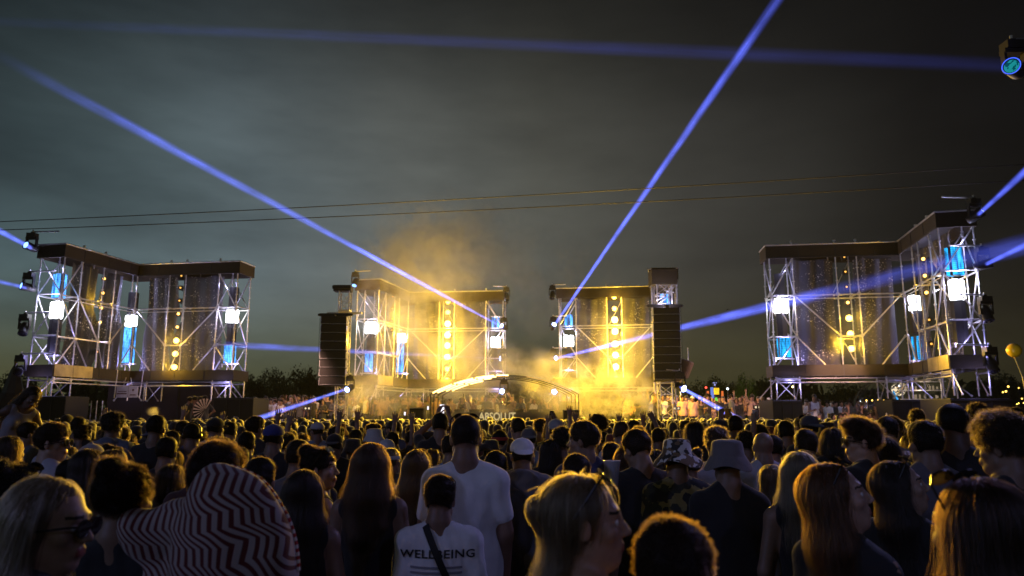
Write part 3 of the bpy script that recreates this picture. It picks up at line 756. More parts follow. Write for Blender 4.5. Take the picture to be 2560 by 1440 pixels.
def barrier(x, Y, z, rz, lb):
    global BARM
    if BARM is None:
        fm = MB(); fm.path([(-1.1, 0, .12), (-1.1, 0, 1.12), (1.1, 0, 1.12), (1.1, 0, .12), (-1.1, 0, .12)], .024); fm.tube((-1, -.25, 0), (-1, .25, 0), .02); fm.tube((1, -.25, 0), (1, .25, 0), .02); fm.tube((-1, 0, 0), (-1, 0, .12), .02); fm.tube((1, 0, 0), (1, 0, .12), .02)
        bs = []
        for k in range(1, 14): m_ = MB(); m_.tube((-1.1 + k * 2.2 / 14, 0, .12), (-1.1 + k * 2.2 / 14, 0, 1.12), .012, n=5); bs.append(m_)
        al = MB()
        for m_ in bs: al.add(m_.v, m_.f)
        BARM = (fm.mesh('frame'), al.mesh('bars'))
    e = empty('crowd_barrier', (x, Y, z), rz, lb, 'barrier', 'crowd barriers in front of the decks')
    link('frame', BARM[0], M_STEEL, e); link('bars', BARM[1], M_STEEL, e)
names = ['first', 'second', 'third', 'fourth', 'fifth']
for k in range(4):
    q = atY(1745 + k * 53 * 1.0 * 2.2 / .92 * .42, 1000, 31.4); barrier(atY(1720, 1000, 31.4).x + k * 1.0 * 2.25 - .2 if k < 2 else atY(1720, 1000, 31.4).x - .2 + k * 2.25 * .97, 31.35, .55, 0, f'{names[k]} steel barrier from the right line array, in front of the right deck')
for k in range(2): barrier(atY(2040, 1000, 29.6).x + k * 2.25, 29.6, .45, 0, f'{names[k]} steel barrier beside the black box under the right tower')
for k in range(4): barrier(atY(680, 1000, 33.3).x + k * 2.25, 33.3, .55, 0, f'{names[k]} steel barrier along the left deck')
# flanking cabinets near booth
def sub(x0, x1, y0, Y, lb):
    a = atY(x0, y0, Y); b = atY(x1, y0, Y); W = b.x - a.x; e = empty('subwoofer', ((a.x + b.x) / 2, Y, 0), 0, lb, 'loudspeaker', 'floor loudspeakers')
    mb = MB(); mb.box((0, 0, a.z / 2), (W, .8, a.z)); o = mb.build('cabinet', M_BOX, e); o.modifiers.new('b', 'BEVEL').width = .03
    mb = MB(); mb.box((0, -.41, a.z / 2), (W * .9, .03, a.z * .9)); mb.build('grille', M_SPK, e)
    mb = MB(); mb.tube((-W / 2, -.42, a.z - .02), (W / 2, -.42, a.z - .02), .015); mb.build('edge_rail', M_STEEL, e)
sub(1027, 1062, 1019, 30, 'black floor loudspeaker left of the booth'); sub(1408, 1446, 1024, 29.5, 'black floor loudspeaker right of the booth')

# ================================================================== kiosk, dome, disco ball, totem, balloon, cables
e = empty('bar_kiosk', tuple(atY(2320, 1000, 29.5).xy) + (0,), 0, 'glass-sided bar kiosk with lit shelves behind the right tower', 'kiosk')
mb = MB()
for z in (2.5, 2.85, 3.2):
    mb.box((0, .3, z), (1.7, .35, .03))
mb.build('shelf', M_STEEL, e)
mb = MB()
for x in (-.95, -.3, .35, .95): mb.box((x, -.4, 2.9), (.04, .04, 1.0))
mb.box((0, -.4, 3.4), (2.0, .06, .06)); mb.box((0, -.4, 2.42), (2.0, .06, .06)); mb.build('window_frame', M_STEEL, e)
mb = MB(); rg = random.Random(4)
for k in range(26): mb.box((rg.uniform(-.8, .8), .15, rg.choice((2.6, 2.95, 3.28))), (.05, .05, rg.uniform(.08, .2)))
mb.build('bottles', emat('lit_bottle', (.6, .45, .3), .5), e)  # bottles emit in place of shelf light falling on them
mb = MB(); mb.box((0, 0, 1.2), (2.1, 1.0, 2.38)); mb.build('counter', M_BOX, e)
gm, t = newmat('clear_pane'); g1 = t.add('ShaderNodeBsdfGlossy', ins={'Color': (.8, .8, .8, 1), 'Roughness': .1}); g2 = t.add('ShaderNodeBsdfTransparent'); g3 = t.add('ShaderNodeMixShader', ins={0: .12, 1: g2.outputs[0], 2: g1.outputs[0]}); t.add('ShaderNodeOutputMaterial', ins={0: g3.outputs[0]})
mb = MB(); mb.box((0, -.42, 2.9), (1.9, .01, .95)); mb.build('glass_pane', gm, e)
lamp('POINT', tuple(atY(2320, 965, 29.3)), 22, (1, .75, .55), .1)
e = empty('clear_dome', tuple(atY(2225, 1000, 32).xy) + (0,), 0, 'large clear inflatable dome behind the right tower', 'dome')
mb = MB(); mb.lathe([(1.5 * math.cos(a), 2.1 + 1.35 * math.sin(a)) for a in [k * PI / 2 / 10 for k in range(11)]], 28); mb.lathe([(1.5, 0), (1.5, 2.1)], 28); mb.build('skin', gm, e, True)
mb = MB()
for k in range(6):
    A = k * PI / 6; mb.path([Vector((1.51 * math.cos(b) * math.cos(A), 1.51 * math.cos(b) * math.sin(A), 2.1 + 1.36 * math.sin(b))) for b in [j * PI / 16 for j in range(17)]], .014, 5)
mb.build('seam', M_BROWN, e)
e = empty('disco_ball', tuple(atY(2247, 972, 31.8)), 0, 'glittering disco ball hanging inside the clear dome', 'disco ball')
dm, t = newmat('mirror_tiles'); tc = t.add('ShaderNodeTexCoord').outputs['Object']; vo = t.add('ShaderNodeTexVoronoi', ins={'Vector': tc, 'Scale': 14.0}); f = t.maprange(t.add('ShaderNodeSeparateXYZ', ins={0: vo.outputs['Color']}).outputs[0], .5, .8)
em = t.add('ShaderNodeBsdfPrincipled', ins={'Base Color': (.8, .75, .7, 1), 'Metallic': 1.0, 'Roughness': .15, 'Emission Color': (.9, .75, .5, 1), 'Emission Strength': t.math('MULTIPLY', f, 1.2)}); t.add('ShaderNodeOutputMaterial', ins={0: em.outputs[0]})  # random tiles emit, glints put into the emission
mb = MB(); mb.ball((0, 0, 0), .30, 12); mb.build('mirror_sphere', dm, e); mb = MB(); mb.tube((0, 0, .3), (0, 0, .75), .012); mb.build('cord', M_CABLE, e)
e = empty('string_lights', tuple(atY(2225, 1001, 29.9)), 0, 'string of small yellow lights along the dark counter edge', 'string lights')
mb = MB(); mb.tube((-1.0, 0, .03), (1.25, 0, .03), .006); mb.build('wire', M_CABLE, e)
mb = MB()
for k in range(10): mb.ball((-.95 + k * .23, -.02, .0), .028, 5)
mb.build('bulbs', emat('fairy_bulb', (1, .62, .1), 5.0), e)
e = empty('string_lights', tuple(atY(2535, 985, 30)), 0, 'scattered amber fairground lights at the right edge', 'string lights')
mb = MB(); rg = random.Random(8)
pts = [atY(2505 + rg.random() * 110, 962 + rg.random() * 70, 30) - Vector(e.location) for _ in range(26)]
for q in pts: mb.ball(q, rg.uniform(.018, .04), 5)
mb.build('bulbs', MATS['fairy_bulb'], e); mb = MB(); mb.path(sorted(pts, key=lambda v: v.x), .006, 5); mb.build('wire', M_CABLE, e)
# glowing stick
e = empty('light_stick', tuple(atY(2243, 1002, 28.4)), 0, 'tilted blue glowing light stick beside the clear dome', 'light stick')
mb = MB(); mb.tube((-.12, 0, .36), (.13, 0, -.22), .03); mb.build('tube', M_CYAN, e); mb = MB(); mb.tube((.13, 0, -.22), (.15, 0, -.3), .035); mb.build('grip', M_BLACK, e)
# totem
e = empty('lit_totem', tuple(atY(1790, 1000, 33).xy) + (0,), 0, 'lit totem sign with yellow maze panel and blue cloth', 'sign')
z = lambda y: atY(1790, y, 33).z
mb = MB(); mb.tube((0, 0, 0), (0, 0, z(955)), .03); mb.build('pole', M_BLACK, e)
mb = MB(); mb.box((.04, 0, z(978)), (.22, .06, .28)); mb.build('panel', emat('yellow_screen', (1, .55, .02), 1.6), e)
mb = MB(); 
for (a, b, c_, d) in ((-.03, .08, .012, .16), (.03, .06, .012, .18), (.09, .09, .06, .015), (.09, .01, .06, .015), (.12, -.06, .012, .1), (.06, -.1, .1, .015), (-.04, -.07, .05, .015)):
    mb.box((a + .02, -.035, z(978) + b), (c_, .012, d))
mb.build('maze_mark', M_BLACK, e)
mb = MB(); mb.box((-.16, 0, z(978)), (.12, .05, .34)); mb.box((-.13, 0, z(990)), (.1, .05, .2)); mb.build('blue_cloth', emat('lit_blue_cloth', (.2, .3, .9), .8), e)  # cloth emits in place of light falling on it
mb = MB(); mb.box((.03, 0, z(998)), (.12, .05, .14)); mb.build('green_panel', emat('green_screen', (.2, 1, .1), 1.2), e)
mb = MB(); mb.ball((-.02, 0, z(962)), .045, 6); mb.box((-.02, 0, z(957)), (.16, .04, .04)); mb.build('ornament', emat('ornament_lit', (.4, .45, 1), .8), e)
for (x, y, cc, lb) in ((1765, 969, (1, .05, .03), 'small red light beside the lit totem'), (1819, 972, (.7, .8, 1), 'small white light right of the lit totem'), (1982, 967, (1, .8, .3), 'small warm light under the right scaffold tower')):
    q = atY(x, y, 36); e = empty('marker_light', (q.x, q.y, 0), 0, lb, 'light', 'small distant lights')
    mb = MB(); mb.ball((0, 0, q.z), .05, 6); mb.build('bulb', emat('ml%g' % x, cc, 6), e); mb = MB(); mb.tube((0, 0, 0), (0, 0, q.z), .02); mb.build('pole', M_BLACK, e)
for (x, lb) in ((1770, 'short orange glowing heater left of the lit totem'), (1806, 'short orange glowing heater right of the lit totem')):
    q = atY(x, 986, 36); e = empty('patio_heater', (q.x, q.y, 0), 0, lb, 'heater', 'orange heaters behind the guests')
    mb = MB(); mb.tube((0, 0, q.z - .12), (0, 0, q.z + .16), .06, .05); mb.build('glow_tube', emat('orange_glow', (1, .22, .05), .8), e); mb = MB(); mb.tube((0, 0, 0), (0, 0, q.z - .13), .04); mb.build('stand', M_BLACK, e)
for (x, y, n, Y, ww) in ((1691, 1021, 2, 31, 'on the right line array foot'), (1791, 1019, 2, 31, 'in the middle of the right barriers'), (1893, 1018, 2, 31, 'at the end of the right barriers'), (769, 1021, 2, 33, 'in front of the left deck')):
    q = atY(x, y, Y); e = empty('twin_blinder', tuple(q), 0, 'small twin round lamp ' + ww, 'light', 'small twin lamps on the barriers')
    mb = MB(); mb.ball((-.075, -.06, 0), .042, 6); mb.ball((.075, -.06, 0), .042, 6); mb.build('bulb', emat('twin_bulb', (1, .8, .5), 1.0), e); mb = MB(); mb.box((0, 0, 0), (.34, .08, .16)); mb.tube((0, 0, -.08), (0, 0, -.5), .02); mb.build('housing', M_BLACK, e)
# balloon
q = atY(2535, 876, 18)
e = empty('balloon', tuple(q), 0, 'shiny yellow balloon on a stick at the right edge', 'balloon')
mb = MB(); mb.ball((0, 0, 0), .165, 14, (1, 1, 1.02)); o = mb.build('skin', pmat('yellow_foil', (.75, .5, .02), .25), e, True)
mb = MB(); mb.lathe([(.001, -.2), (.03, -.19), (.01, -.165)], 10); mb.build('knot', MATS['yellow_foil'], e)
q2 = atY(2556, 940, 18); mb = MB(); mb.tube((0, 0, -.18), q2 - q, .014); mb.tube(q2 - q, (q2.x - q.x + .1, 0, -q.z + 1.6), .014); mb.build('stick', M_STEEL, e)
lamp('POINT', tuple(atY(2515, 905, 17.2)), 6, (1, .85, .5), .1)
# overhead cables
for (ya, yb, lb) in ((552, 405, 'upper thin overhead cable crossing the sky'), (573, 447, 'lower thin overhead cable crossing the sky')):
    A = atY(-260, ya + 13 if ya < 560 else ya + 11, 23); B = atY(2820, yb - 12, 21); mb = MB()
    pts = []
    for k in range(41):
        u = k / 40; p = A.lerp(B, u); p.z -= .42 * 4 * u * (1 - u) * .35 - .0; pts.append(p)
    mb.path(pts, .014, 5); o = mb.build('overhead_cable', M_CABLE); tag(o, lb, 'cable', 'overhead cables')
# near moving head at top right, on the end of its own truss arm
NH = atY(2538, 174, 8.2)
e = moving_head(tuple(NH), tuple(NH + Vector((-1, -.9, -.05))), 'with cyan lens at the upper right corner', 2, .62, 1.2, M_NEARLENS)
d = Vector((-1, -.9, -.05)).normalized(); mb = MB(); Mq = d.to_track_quat('Z', 'Y').to_matrix()
for k in range(28):
    a0, a1_ = 2 * PI * k / 28, 2 * PI * (k + 1) / 28
    mb.tube(Mq @ Vector((.150 * math.cos(a0), .150 * math.sin(a0), .262)), Mq @ Vector((.150 * math.cos(a1_), .150 * math.sin(a1_), .262)), .010, n=5)
mb.build('lens_ring', M_RING, e)
lamp('POINT', tuple(NH + Vector((-.5, -.3, -.5))), 2.2, (.3, .3, 1), .08)
# ---- moving heads on towers
HEADS = [
 ('on the top bracket outside the left scaffold tower', 78, 618, 28.4, (-25, 8, 12), 1, 1.0), ('on the middle bracket outside the left scaffold tower', 70, 718, 28.4, (-30, 14, 9), 1, 1.0),
 ('on the lower bracket outside the left scaffold tower, unlit', 60, 822, 28.4, (-16, 20, -10), 0, 1.2), ('beside the bottom fascia of the left scaffold tower, unlit', 50, 925, 28.4, (-16, 20, 0), 0, 1.2),
 ('on the top bracket of the right scaffold tower', 2438, 540, 23.4, (30, 12, 20), 2, -1.0), ('on the middle bracket of the right scaffold tower', 2458, 662, 23.4, (30, 16, 10), 2, -1.0),
 ('on the lower bracket of the right scaffold tower, unlit', 2466, 785, 23.4, (15, 18, -8), 0, -1.0), ('beside the bottom fascia of the right scaffold tower, unlit', 2478, 912, 23.4, (15, 18, -6), 0, -1.0),
 ('on the top corner of the smoky tower', 888, 706, 36.2, (-9, 28, -4), 1, .8), ('hanging at the top right end of the smoky tower', 1266, 742, 39.3, (2, 30, -8), 0, -.8),
 ('halfway up the right end of the smoky tower, lit blue', 1260, 818, 39.3, (-22, 12, 16), 2, -.8), ('low on the right end of the smoky tower, lit blue', 1260, 897, 39.3, (-25, 31, 4.6), 2, -.8),
 ('hanging at the top left of the tower behind the right array', 1381, 738, 38.6, (0, 30, -8), 0, .8), ('halfway up left of the tower behind the right array, lit blue', 1383, 817, 38.6, (9, 10, 22), 2, .8),
 ('low left of the tower behind the right array, lit blue', 1383, 897, 38.6, (20, 16, 8), 2, .8),
 ('at the foot of the left line array, lit blue', 875, 970, 31.2, (-9, 26, 1), 2, -.5), ('at the foot of the right line array, lit blue', 1700, 967, 28.8, (9, 24, 1), 2, -.5),
 ('under the canopy left of the raised hands', 1260, 977, 32.4, (-3, 26, 2), 2, -.5), ('under the canopy on the right', 1385, 978, 32.4, (2, 22, 2), 2, .5)]
for (wr, x, y, Y, aim, lit, arm) in HEADS: moving_head(tuple(atY(x, y, Y)), aim, wr, lit, 1.0 if Y < 30 else .9, arm)

lamp('SPOT', tuple(NH + Vector((-.3, -.3, -.1))), 380, (.40, .38, 1.0), .15, (1.2, 2.6, 1.55), R(80), .7)

for q, P_ in (((-1.6, 35.2, 3.4), 190), ((1.0, 36, 3.2), 150), ((3.4, 34.6, 2.9), 260), ((5.2, 33.6, 2.7), 200), ((-5.6, 35.0, 6.6), 90), ((-6.9, 33.6, 3.0), 130)): lamp('POINT', q, P_, YEL, .3)  # added points inside the smoke to light it up, no fixtures

lamp('SPOT', (3.2, 28.2, 6.8), 6000, YEL, .3, (5.2, 31.6, 2.0), R(52), .8)  # this and the next three: added unseen spots brightening the smoke from the front
lamp('SPOT', (.2, 28.9, 6.2), 11000, YEL, .3, (4.6, 33.0, 1.9), R(62), .8)
lamp('SPOT', (-2.4, 28.9, 7.2), 8500, YEL, .3, (-5.0, 37.0, 8.8), R(70), .9)
lamp('SPOT', (-3.4, 29.2, 5.2), 1500, YEL, .3, (-5.8, 34.0, 2.2), R(70), .9)
for T_ in TWR.values():
    e = T_['e']; P = Vector((*T_['front']('A', 0), 0)); e.location = P
    for ch in e.children: ch.location = ch.location - P

# ================================================================== PEOPLE
# --- signed distance shapes, meshed with surface nets
def rotM(yaw=0, pitch=0, roll=0):
    return np.array(Euler((pitch, roll, yaw), 'XYZ').to_matrix())
I3 = np.eye(3); Z3 = np.zeros(3)
class S:
    """list of primitives: (kind, a, b, r1, r2, k, op, M, c)"""
    def __init__(s, M=I3, c=Z3): s.p = []; s.M = M; s.c = np.array(c, float)
    def frame(s, M=I3, c=Z3): s.M = M; s.c = np.array(c, float); return s
    def ell(s, c, r, k=.02, op=1, M=None): s.p.append(('e', np.array(c, float), np.array(r, float), 0, 0, k, op, s.M, s.c, M)); return s
    def cap(s, a, b, r1, r2=None, k=.02, op=1, flat=None): s.p.append(('c', np.array(a, float), np.array(b, float), r1, r1 if r2 is None else r2, k, op, s.M, s.c, flat)); return s
    def plane(s, n, d, k=.01): s.p.append(('p', np.array(n, float), d, 0, 0, k, -1, s.M, s.c, None)); return s
def pd(p, X, Y, Z):
    kind, a, b, r1, r2, k, op, M, c, ex = p
    x = X - c[0]; y = Y - c[1]; z = Z - c[2]
    if M is not I3: x, y, z = (M[0, 0] * x + M[1, 0] * y + M[2, 0] * z, M[0, 1] * x + M[1, 1] * y + M[2, 1] * z, M[0, 2] * x + M[1, 2] * y + M[2, 2] * z)
    if kind == 'e':
        x = x - a[0]; y = y - a[1]; z = z - a[2]
        if ex is not None: x, y, z = (ex[0, 0] * x + ex[1, 0] * y + ex[2, 0] * z, ex[0, 1] * x + ex[1, 1] * y + ex[2, 1] * z, ex[0, 2] * x + ex[1, 2] * y + ex[2, 2] * z)
        k0 = np.sqrt((x / b[0]) ** 2 + (y / b[1]) ** 2 + (z / b[2]) ** 2)
        k1 = np.sqrt((x / b[0] ** 2) ** 2 + (y / b[1] ** 2) ** 2 + (z / b[2] ** 2) ** 2) + 1e-9
        return k0 * (k0 - 1) / k1
    if kind == 'c':
        d = b - a; L2 = d @ d
        h = np.clip(((x - a[0]) * d[0] + (y - a[1]) * d[1] + (z - a[2]) * d[2]) / L2, 0, 1)
        sy = 1.0 if ex is None else ex
        return np.sqrt((x - a[0] - h * d[0]) ** 2 + ((y - a[1] - h * d[1]) * sy) ** 2 + (z - a[2] - h * d[2]) ** 2) - (r1 + (r2 - r1) * h)
    return a[0] * x + a[1] * y + a[2] * z - b
def smin(a, b, k):
    h = np.clip(.5 + .5 * (b - a) / k, 0, 1); return b + (a - b) * h - k * h * (1 - h)
def comb(F, d, k, op):
    if op == 1: return smin(F, d, k)
    if op == -1: return -smin(-F, -d, k)
    return -smin(-F, d, k)                                                               # subtract
def bbox(p):
    kind, a, b, r1, r2, k, op, M, c, ex = p
    if kind == 'p': return None
    if kind == 'e': lo, hi = a - b.max(), a + b.max()
    else:
        r = max(r1, r2); lo = np.minimum(a, b) - r; hi = np.maximum(a, b) + r
    cs = np.array([[(lo, hi)[i][0], (lo, hi)[j][1], (lo, hi)[l][2]] for i in (0, 1) for j in (0, 1) for l in (0, 1)])
    w_ = cs @ M.T + c; return w_.min(0), w_.max(0)
def sd(s, P):
    F_ = np.full(len(P), .3)
    for p in s.p: F_ = comb(F_, pd(p, P[:, 0], P[:, 1], P[:, 2]), p[5], p[6])
    return F_
def grid(s, xs, ys, zs, disp=None):
    F_ = np.full((len(xs), len(ys), len(zs)), .3)
    for p in s.p:
        bb = bbox(p); m_ = max(p[5], .03) + .03
        if bb is None: ix = iy = iz = slice(None)
        else:
            sl = []
            for ax, arr in enumerate((xs, ys, zs)):
                i0, i1 = np.searchsorted(arr, [bb[0][ax] - m_, bb[1][ax] + m_]); sl.append(slice(max(0, i0 - 1), i1 + 1))
            ix, iy, iz = sl
        X = xs[ix][:, None, None]; Y = ys[iy][None, :, None]; Z = zs[iz][None, None, :]
        sub = F_[ix, iy, iz]
        if sub.size: F_[ix, iy, iz] = comb(sub, pd(p, X, Y, Z), p[5], p[6])
    if disp is not None: F_ = F_ + disp(xs[:, None, None], ys[None, :, None], zs[None, None, :])
    return F_
def nets(F_, xs, ys, zs):
    neg = F_ < 0; nx, ny, nz = F_.shape
    cnt = np.zeros((nx - 1, ny - 1, nz - 1), np.int8)
    for i in (0, 1):
        for j in (0, 1):
            for l in (0, 1): cnt += neg[i:nx - 1 + i, j:ny - 1 + j, l:nz - 1 + l]
    act = np.argwhere((cnt > 0) & (cnt < 8)); idx = np.full(cnt.shape, -1, np.int64); idx[act[:, 0], act[:, 1], act[:, 2]] = np.arange(len(act))
    a0, a1, a2 = act.T; acc = np.zeros((len(act), 3)); n = np.zeros(len(act))
    cr = [(i, j, l) for i in (0, 1) for j in (0, 1) for l in (0, 1)]
    for u in range(8):
        for v in range(u + 1, 8):
            A, B = cr[u], cr[v]
            if sum(abs(A[q] - B[q]) for q in range(3)) != 1: continue
            fa = F_[a0 + A[0], a1 + A[1], a2 + A[2]]; fb = F_[a0 + B[0], a1 + B[1], a2 + B[2]]
            m_ = (fa < 0) != (fb < 0); tt = np.where(m_, fa / np.where(m_, fa - fb, 1), 0)
            pa = np.stack([xs[a0 + A[0]], ys[a1 + A[1]], zs[a2 + A[2]]], 1); pb = np.stack([xs[a0 + B[0]], ys[a1 + B[1]], zs[a2 + B[2]]], 1)
            acc += np.where(m_[:, None], pa + (pb - pa) * tt[:, None], 0); n += m_
    V = acc / n[:, None]; Q = []
    for ax in range(3):
        sl0 = [slice(1, -1)] * 3; sl1 = [slice(1, -1)] * 3; sl0[ax] = slice(0, -1); sl1[ax] = slice(1, None)
        f0 = neg[tuple(sl0)]; f1 = neg[tuple(sl1)]
        e_ = np.argwhere(f0 != f1); base = e_.copy(); o1, o2 = [q for q in range(3) if q != ax]
        base[:, o1] += 1; base[:, o2] += 1
        def g(d1, d2):
            b_ = base.copy(); b_[:, o1] -= d1; b_[:, o2] -= d2; return idx[b_[:, 0], b_[:, 1], b_[:, 2]]
        q = np.stack([g(1, 1), g(0, 1), g(0, 0), g(1, 0)], 1)
        inside0 = f0[e_[:, 0], e_[:, 1], e_[:, 2]]
        flip = ~inside0 if ax != 1 else inside0
        q[flip] = q[flip][:, ::-1]; Q.append(q)
    Q = np.concatenate(Q); Q = Q[(Q >= 0).all(1)]
    return V, Q
def axis(lo, hi, fl, fh, fine, coarse):
    a = [np.arange(lo, fl, coarse), np.arange(fl, fh, fine), np.arange(fh, hi + coarse, coarse)]
    return np.unique(np.round(np.concatenate(a), 5))

# --- head, in its own frame: origin between the ears, +y the face
def head_prims(s, fem=False, fine=True):
    s.ell((0, -.015, .035), (.075, .096, .084), .03)
    s.ell((0, .028, -.03), (.058 if fem else .062, .064, .084), .03)
    s.ell((0, .066, -.094), (.018 if fem else .024, .02, .02), .03)
    for x in (-1, 1): s.cap((x * (.042 if fem else .050), .012, -.062), (x * .02, .055, -.095), .016, .014, .03)
    if fine:
        s.cap((-.032, .078, .026), (.032, .078, .026), .012, .012, .02)
        for x in (-1, 1):
            s.ell((x * .033, .098, .001), (.017, .014, .012), .014, 0)
            s.ell((x * .045, .058, -.022), (.018, .02, .018), .02)
            s.ell((x * .031, .073, .001), (.0125, .0125, .0125), .003)
        s.cap((0, .088, .012), (0, .110, -.026), .007, .0105, .012)
        for x in (-1, 1): s.ell((x * .0115, .099, -.031), (.0075, .010, .007), .006)
        s.ell((0, .082, -.060), (.026, .016, .022), .012)
        s.cap((-.017, .092, -.056), (.017, .092, -.056), .0055, .0055, .004)
        s.cap((-.014, .0915, -.067), (.014, .0915, -.067), .0068, .0068, .004)
    for x in (-1, 1):
        s.ell((x * .077, -.004, -.008), (.009, .019, .031), .008, 1, np.array(Euler((0, 0, x * -.35)).to_matrix()))
def hf(yaw, pitch, roll=0):
    """head frame: turned about the top of the neck"""
    M = rotM(yaw, pitch, roll); piv = np.array([0, -.012, 1.515]); return M, piv + M @ np.array([0, .012, .112])
def finger_prims(s, W_, dirv, up, spread, curl, palm_r=.020):
    """hand at wrist W_ pointing along dirv; up = back of the hand normal"""
    d = np.array(dirv, float); d /= np.linalg.norm(d); u = np.array(up, float); u -= d * (u @ d); u /= np.linalg.norm(u); l = np.cross(d, u)
    W_ = np.array(W_, float)
    for q in (-.024, -.008, .008, .024): s.cap(W_ + d * .01 + l * q * .6, W_ + d * .085 + l * q, .015, .0115, .012)
    for q, L in ((-.030, .062), (-.010, .076), (.011, .080), (.031, .070)):
        a = W_ + d * .085 + l * q; m_ = a + (d + l * q * spread * 8 - u * curl * .4) * L * .5; e_ = m_ + (d * (1 - curl) + l * q * spread * 6 - u * curl * 1.1) * L * .5
        s.cap(a, m_, .0095, .0085, .004); s.cap(m_, e_, .0085, .0070, .004)
    a = W_ + d * .025 + l * .022; m_ = a + d * .030 + l * .032 - u * .006; e_ = m_ + d * .030 + l * .012 - u * .012
    s.cap(a, m_, .013, .0105, .008); s.cap(m_, e_, .0105, .0085, .004)
ARMS = {  # elbow, wrist, hand direction, back-of-hand normal, curl for the right side (x>0); mirrored for left
 'down': ((.218, -.02, 1.13), (.215, .07, .90), (0, .2, -1), (1, 0, 0), .35),
 'bent': ((.235, .02, 1.13), (.14, .23, 1.16), (-.5, .8, .2), (.6, .3, -.5), .6),
 'up': ((.27, .06, 1.62), (.25, .10, 1.88), (0, .1, 1), (0, -1, 0), .15),
 'upout': ((.36, .05, 1.58), (.40, .08, 1.83), (.15, 0, 1), (0, -1, 0), .1),
 'wave': ((.38, .08, 1.50), (.30, .12, 1.75), (-.5, .1, .9), (0, -1, 0), .5),
 'phone': ((.27, .22, 1.52), (.07, .34, 1.72), (-.25, .2, 1), (.6, -.5, 0), .5),
 'cup': ((.25, .10, 1.18), (.20, .32, 1.32), (-.2, .6, .7), (.9, .1, 0), .8),
 'cupup': ((.30, .20, 1.50), (.24, .30, 1.74), (-.1, .3, 1), (.8, -.4, 0), .7),
 'fwd': ((.36, .10, 1.47), (.30, .36, 1.36), (-.3, 1, -.2), (0, 0, 1), .4),
 'hip': ((.37, -.08, 1.16), (.20, .04, .98), (-.8, .4, -.4), (.3, -.8, .3), .3),
 'face': ((.22, .12, 1.16), (.09, .22, 1.40), (-.4, -.1, 1), (.5, .6, 0), .5)}
def mir(v, x): return np.array([v[0] * x, v[1], v[2]], float)
def arm_prims(s, x, pose, fem, r=1.0, upto=2, sleeve=1.0):
    el, wr, hd, hu, cu = ARMS[pose]; sh = np.array([x * (.158 if fem else .176), -.01, 1.395])
    el, wr = mir(el, x), mir(wr, x)
    ru, rm, rf = (.042, .036, .025) if fem else (.052, .043, .029)
    s.cap(sh, sh + (el - sh) * sleeve if upto == 1 else el, ru * r, (rm * r if upto > 1 else rm * r * 1.12), .04)
    if upto > 1: s.cap(el, wr, rm * r * .97, rf * (r if upto == 3 else 1), .02)
    return wr
def torso_prims(s, fem, g=0.0):
    """g inflates the shapes for clothing"""
    if fem:
        s.ell((0, -.01, 1.27), (.145 + g, .095 + g, .17 + g), .05); s.ell((0, -.005, 1.08), (.118 + g, .085 + g, .15 + g), .06); s.ell((0, -.01, .92), (.165 + g, .115 + g, .13 + g), .06)
        for x in (-1, 1): s.ell((x * .07, .068, 1.27), (.055 + g * .7, .05 + g * .7, .055 + g * .7), .03)
    else:
        s.ell((0, -.01, 1.28), (.172 + g, .115 + g, .19 + g), .05); s.ell((0, 0, 1.07), (.145 + g, .105 + g, .17 + g), .06); s.ell((0, 0, .92), (.16 + g, .115 + g, .13 + g), .06)
    w_ = .145 if fem else .162
    s.cap((-w_, -.012, 1.405), (w_, -.012, 1.405), (.045 if fem else .055) + g * .8, None, .06)
    for x in (-1, 1): s.cap((x * .03, -.025, 1.485), (x * w_ * .8, -.015, 1.42), .044 + g * .6, .046 + g * .6, .05)
BODY = {}
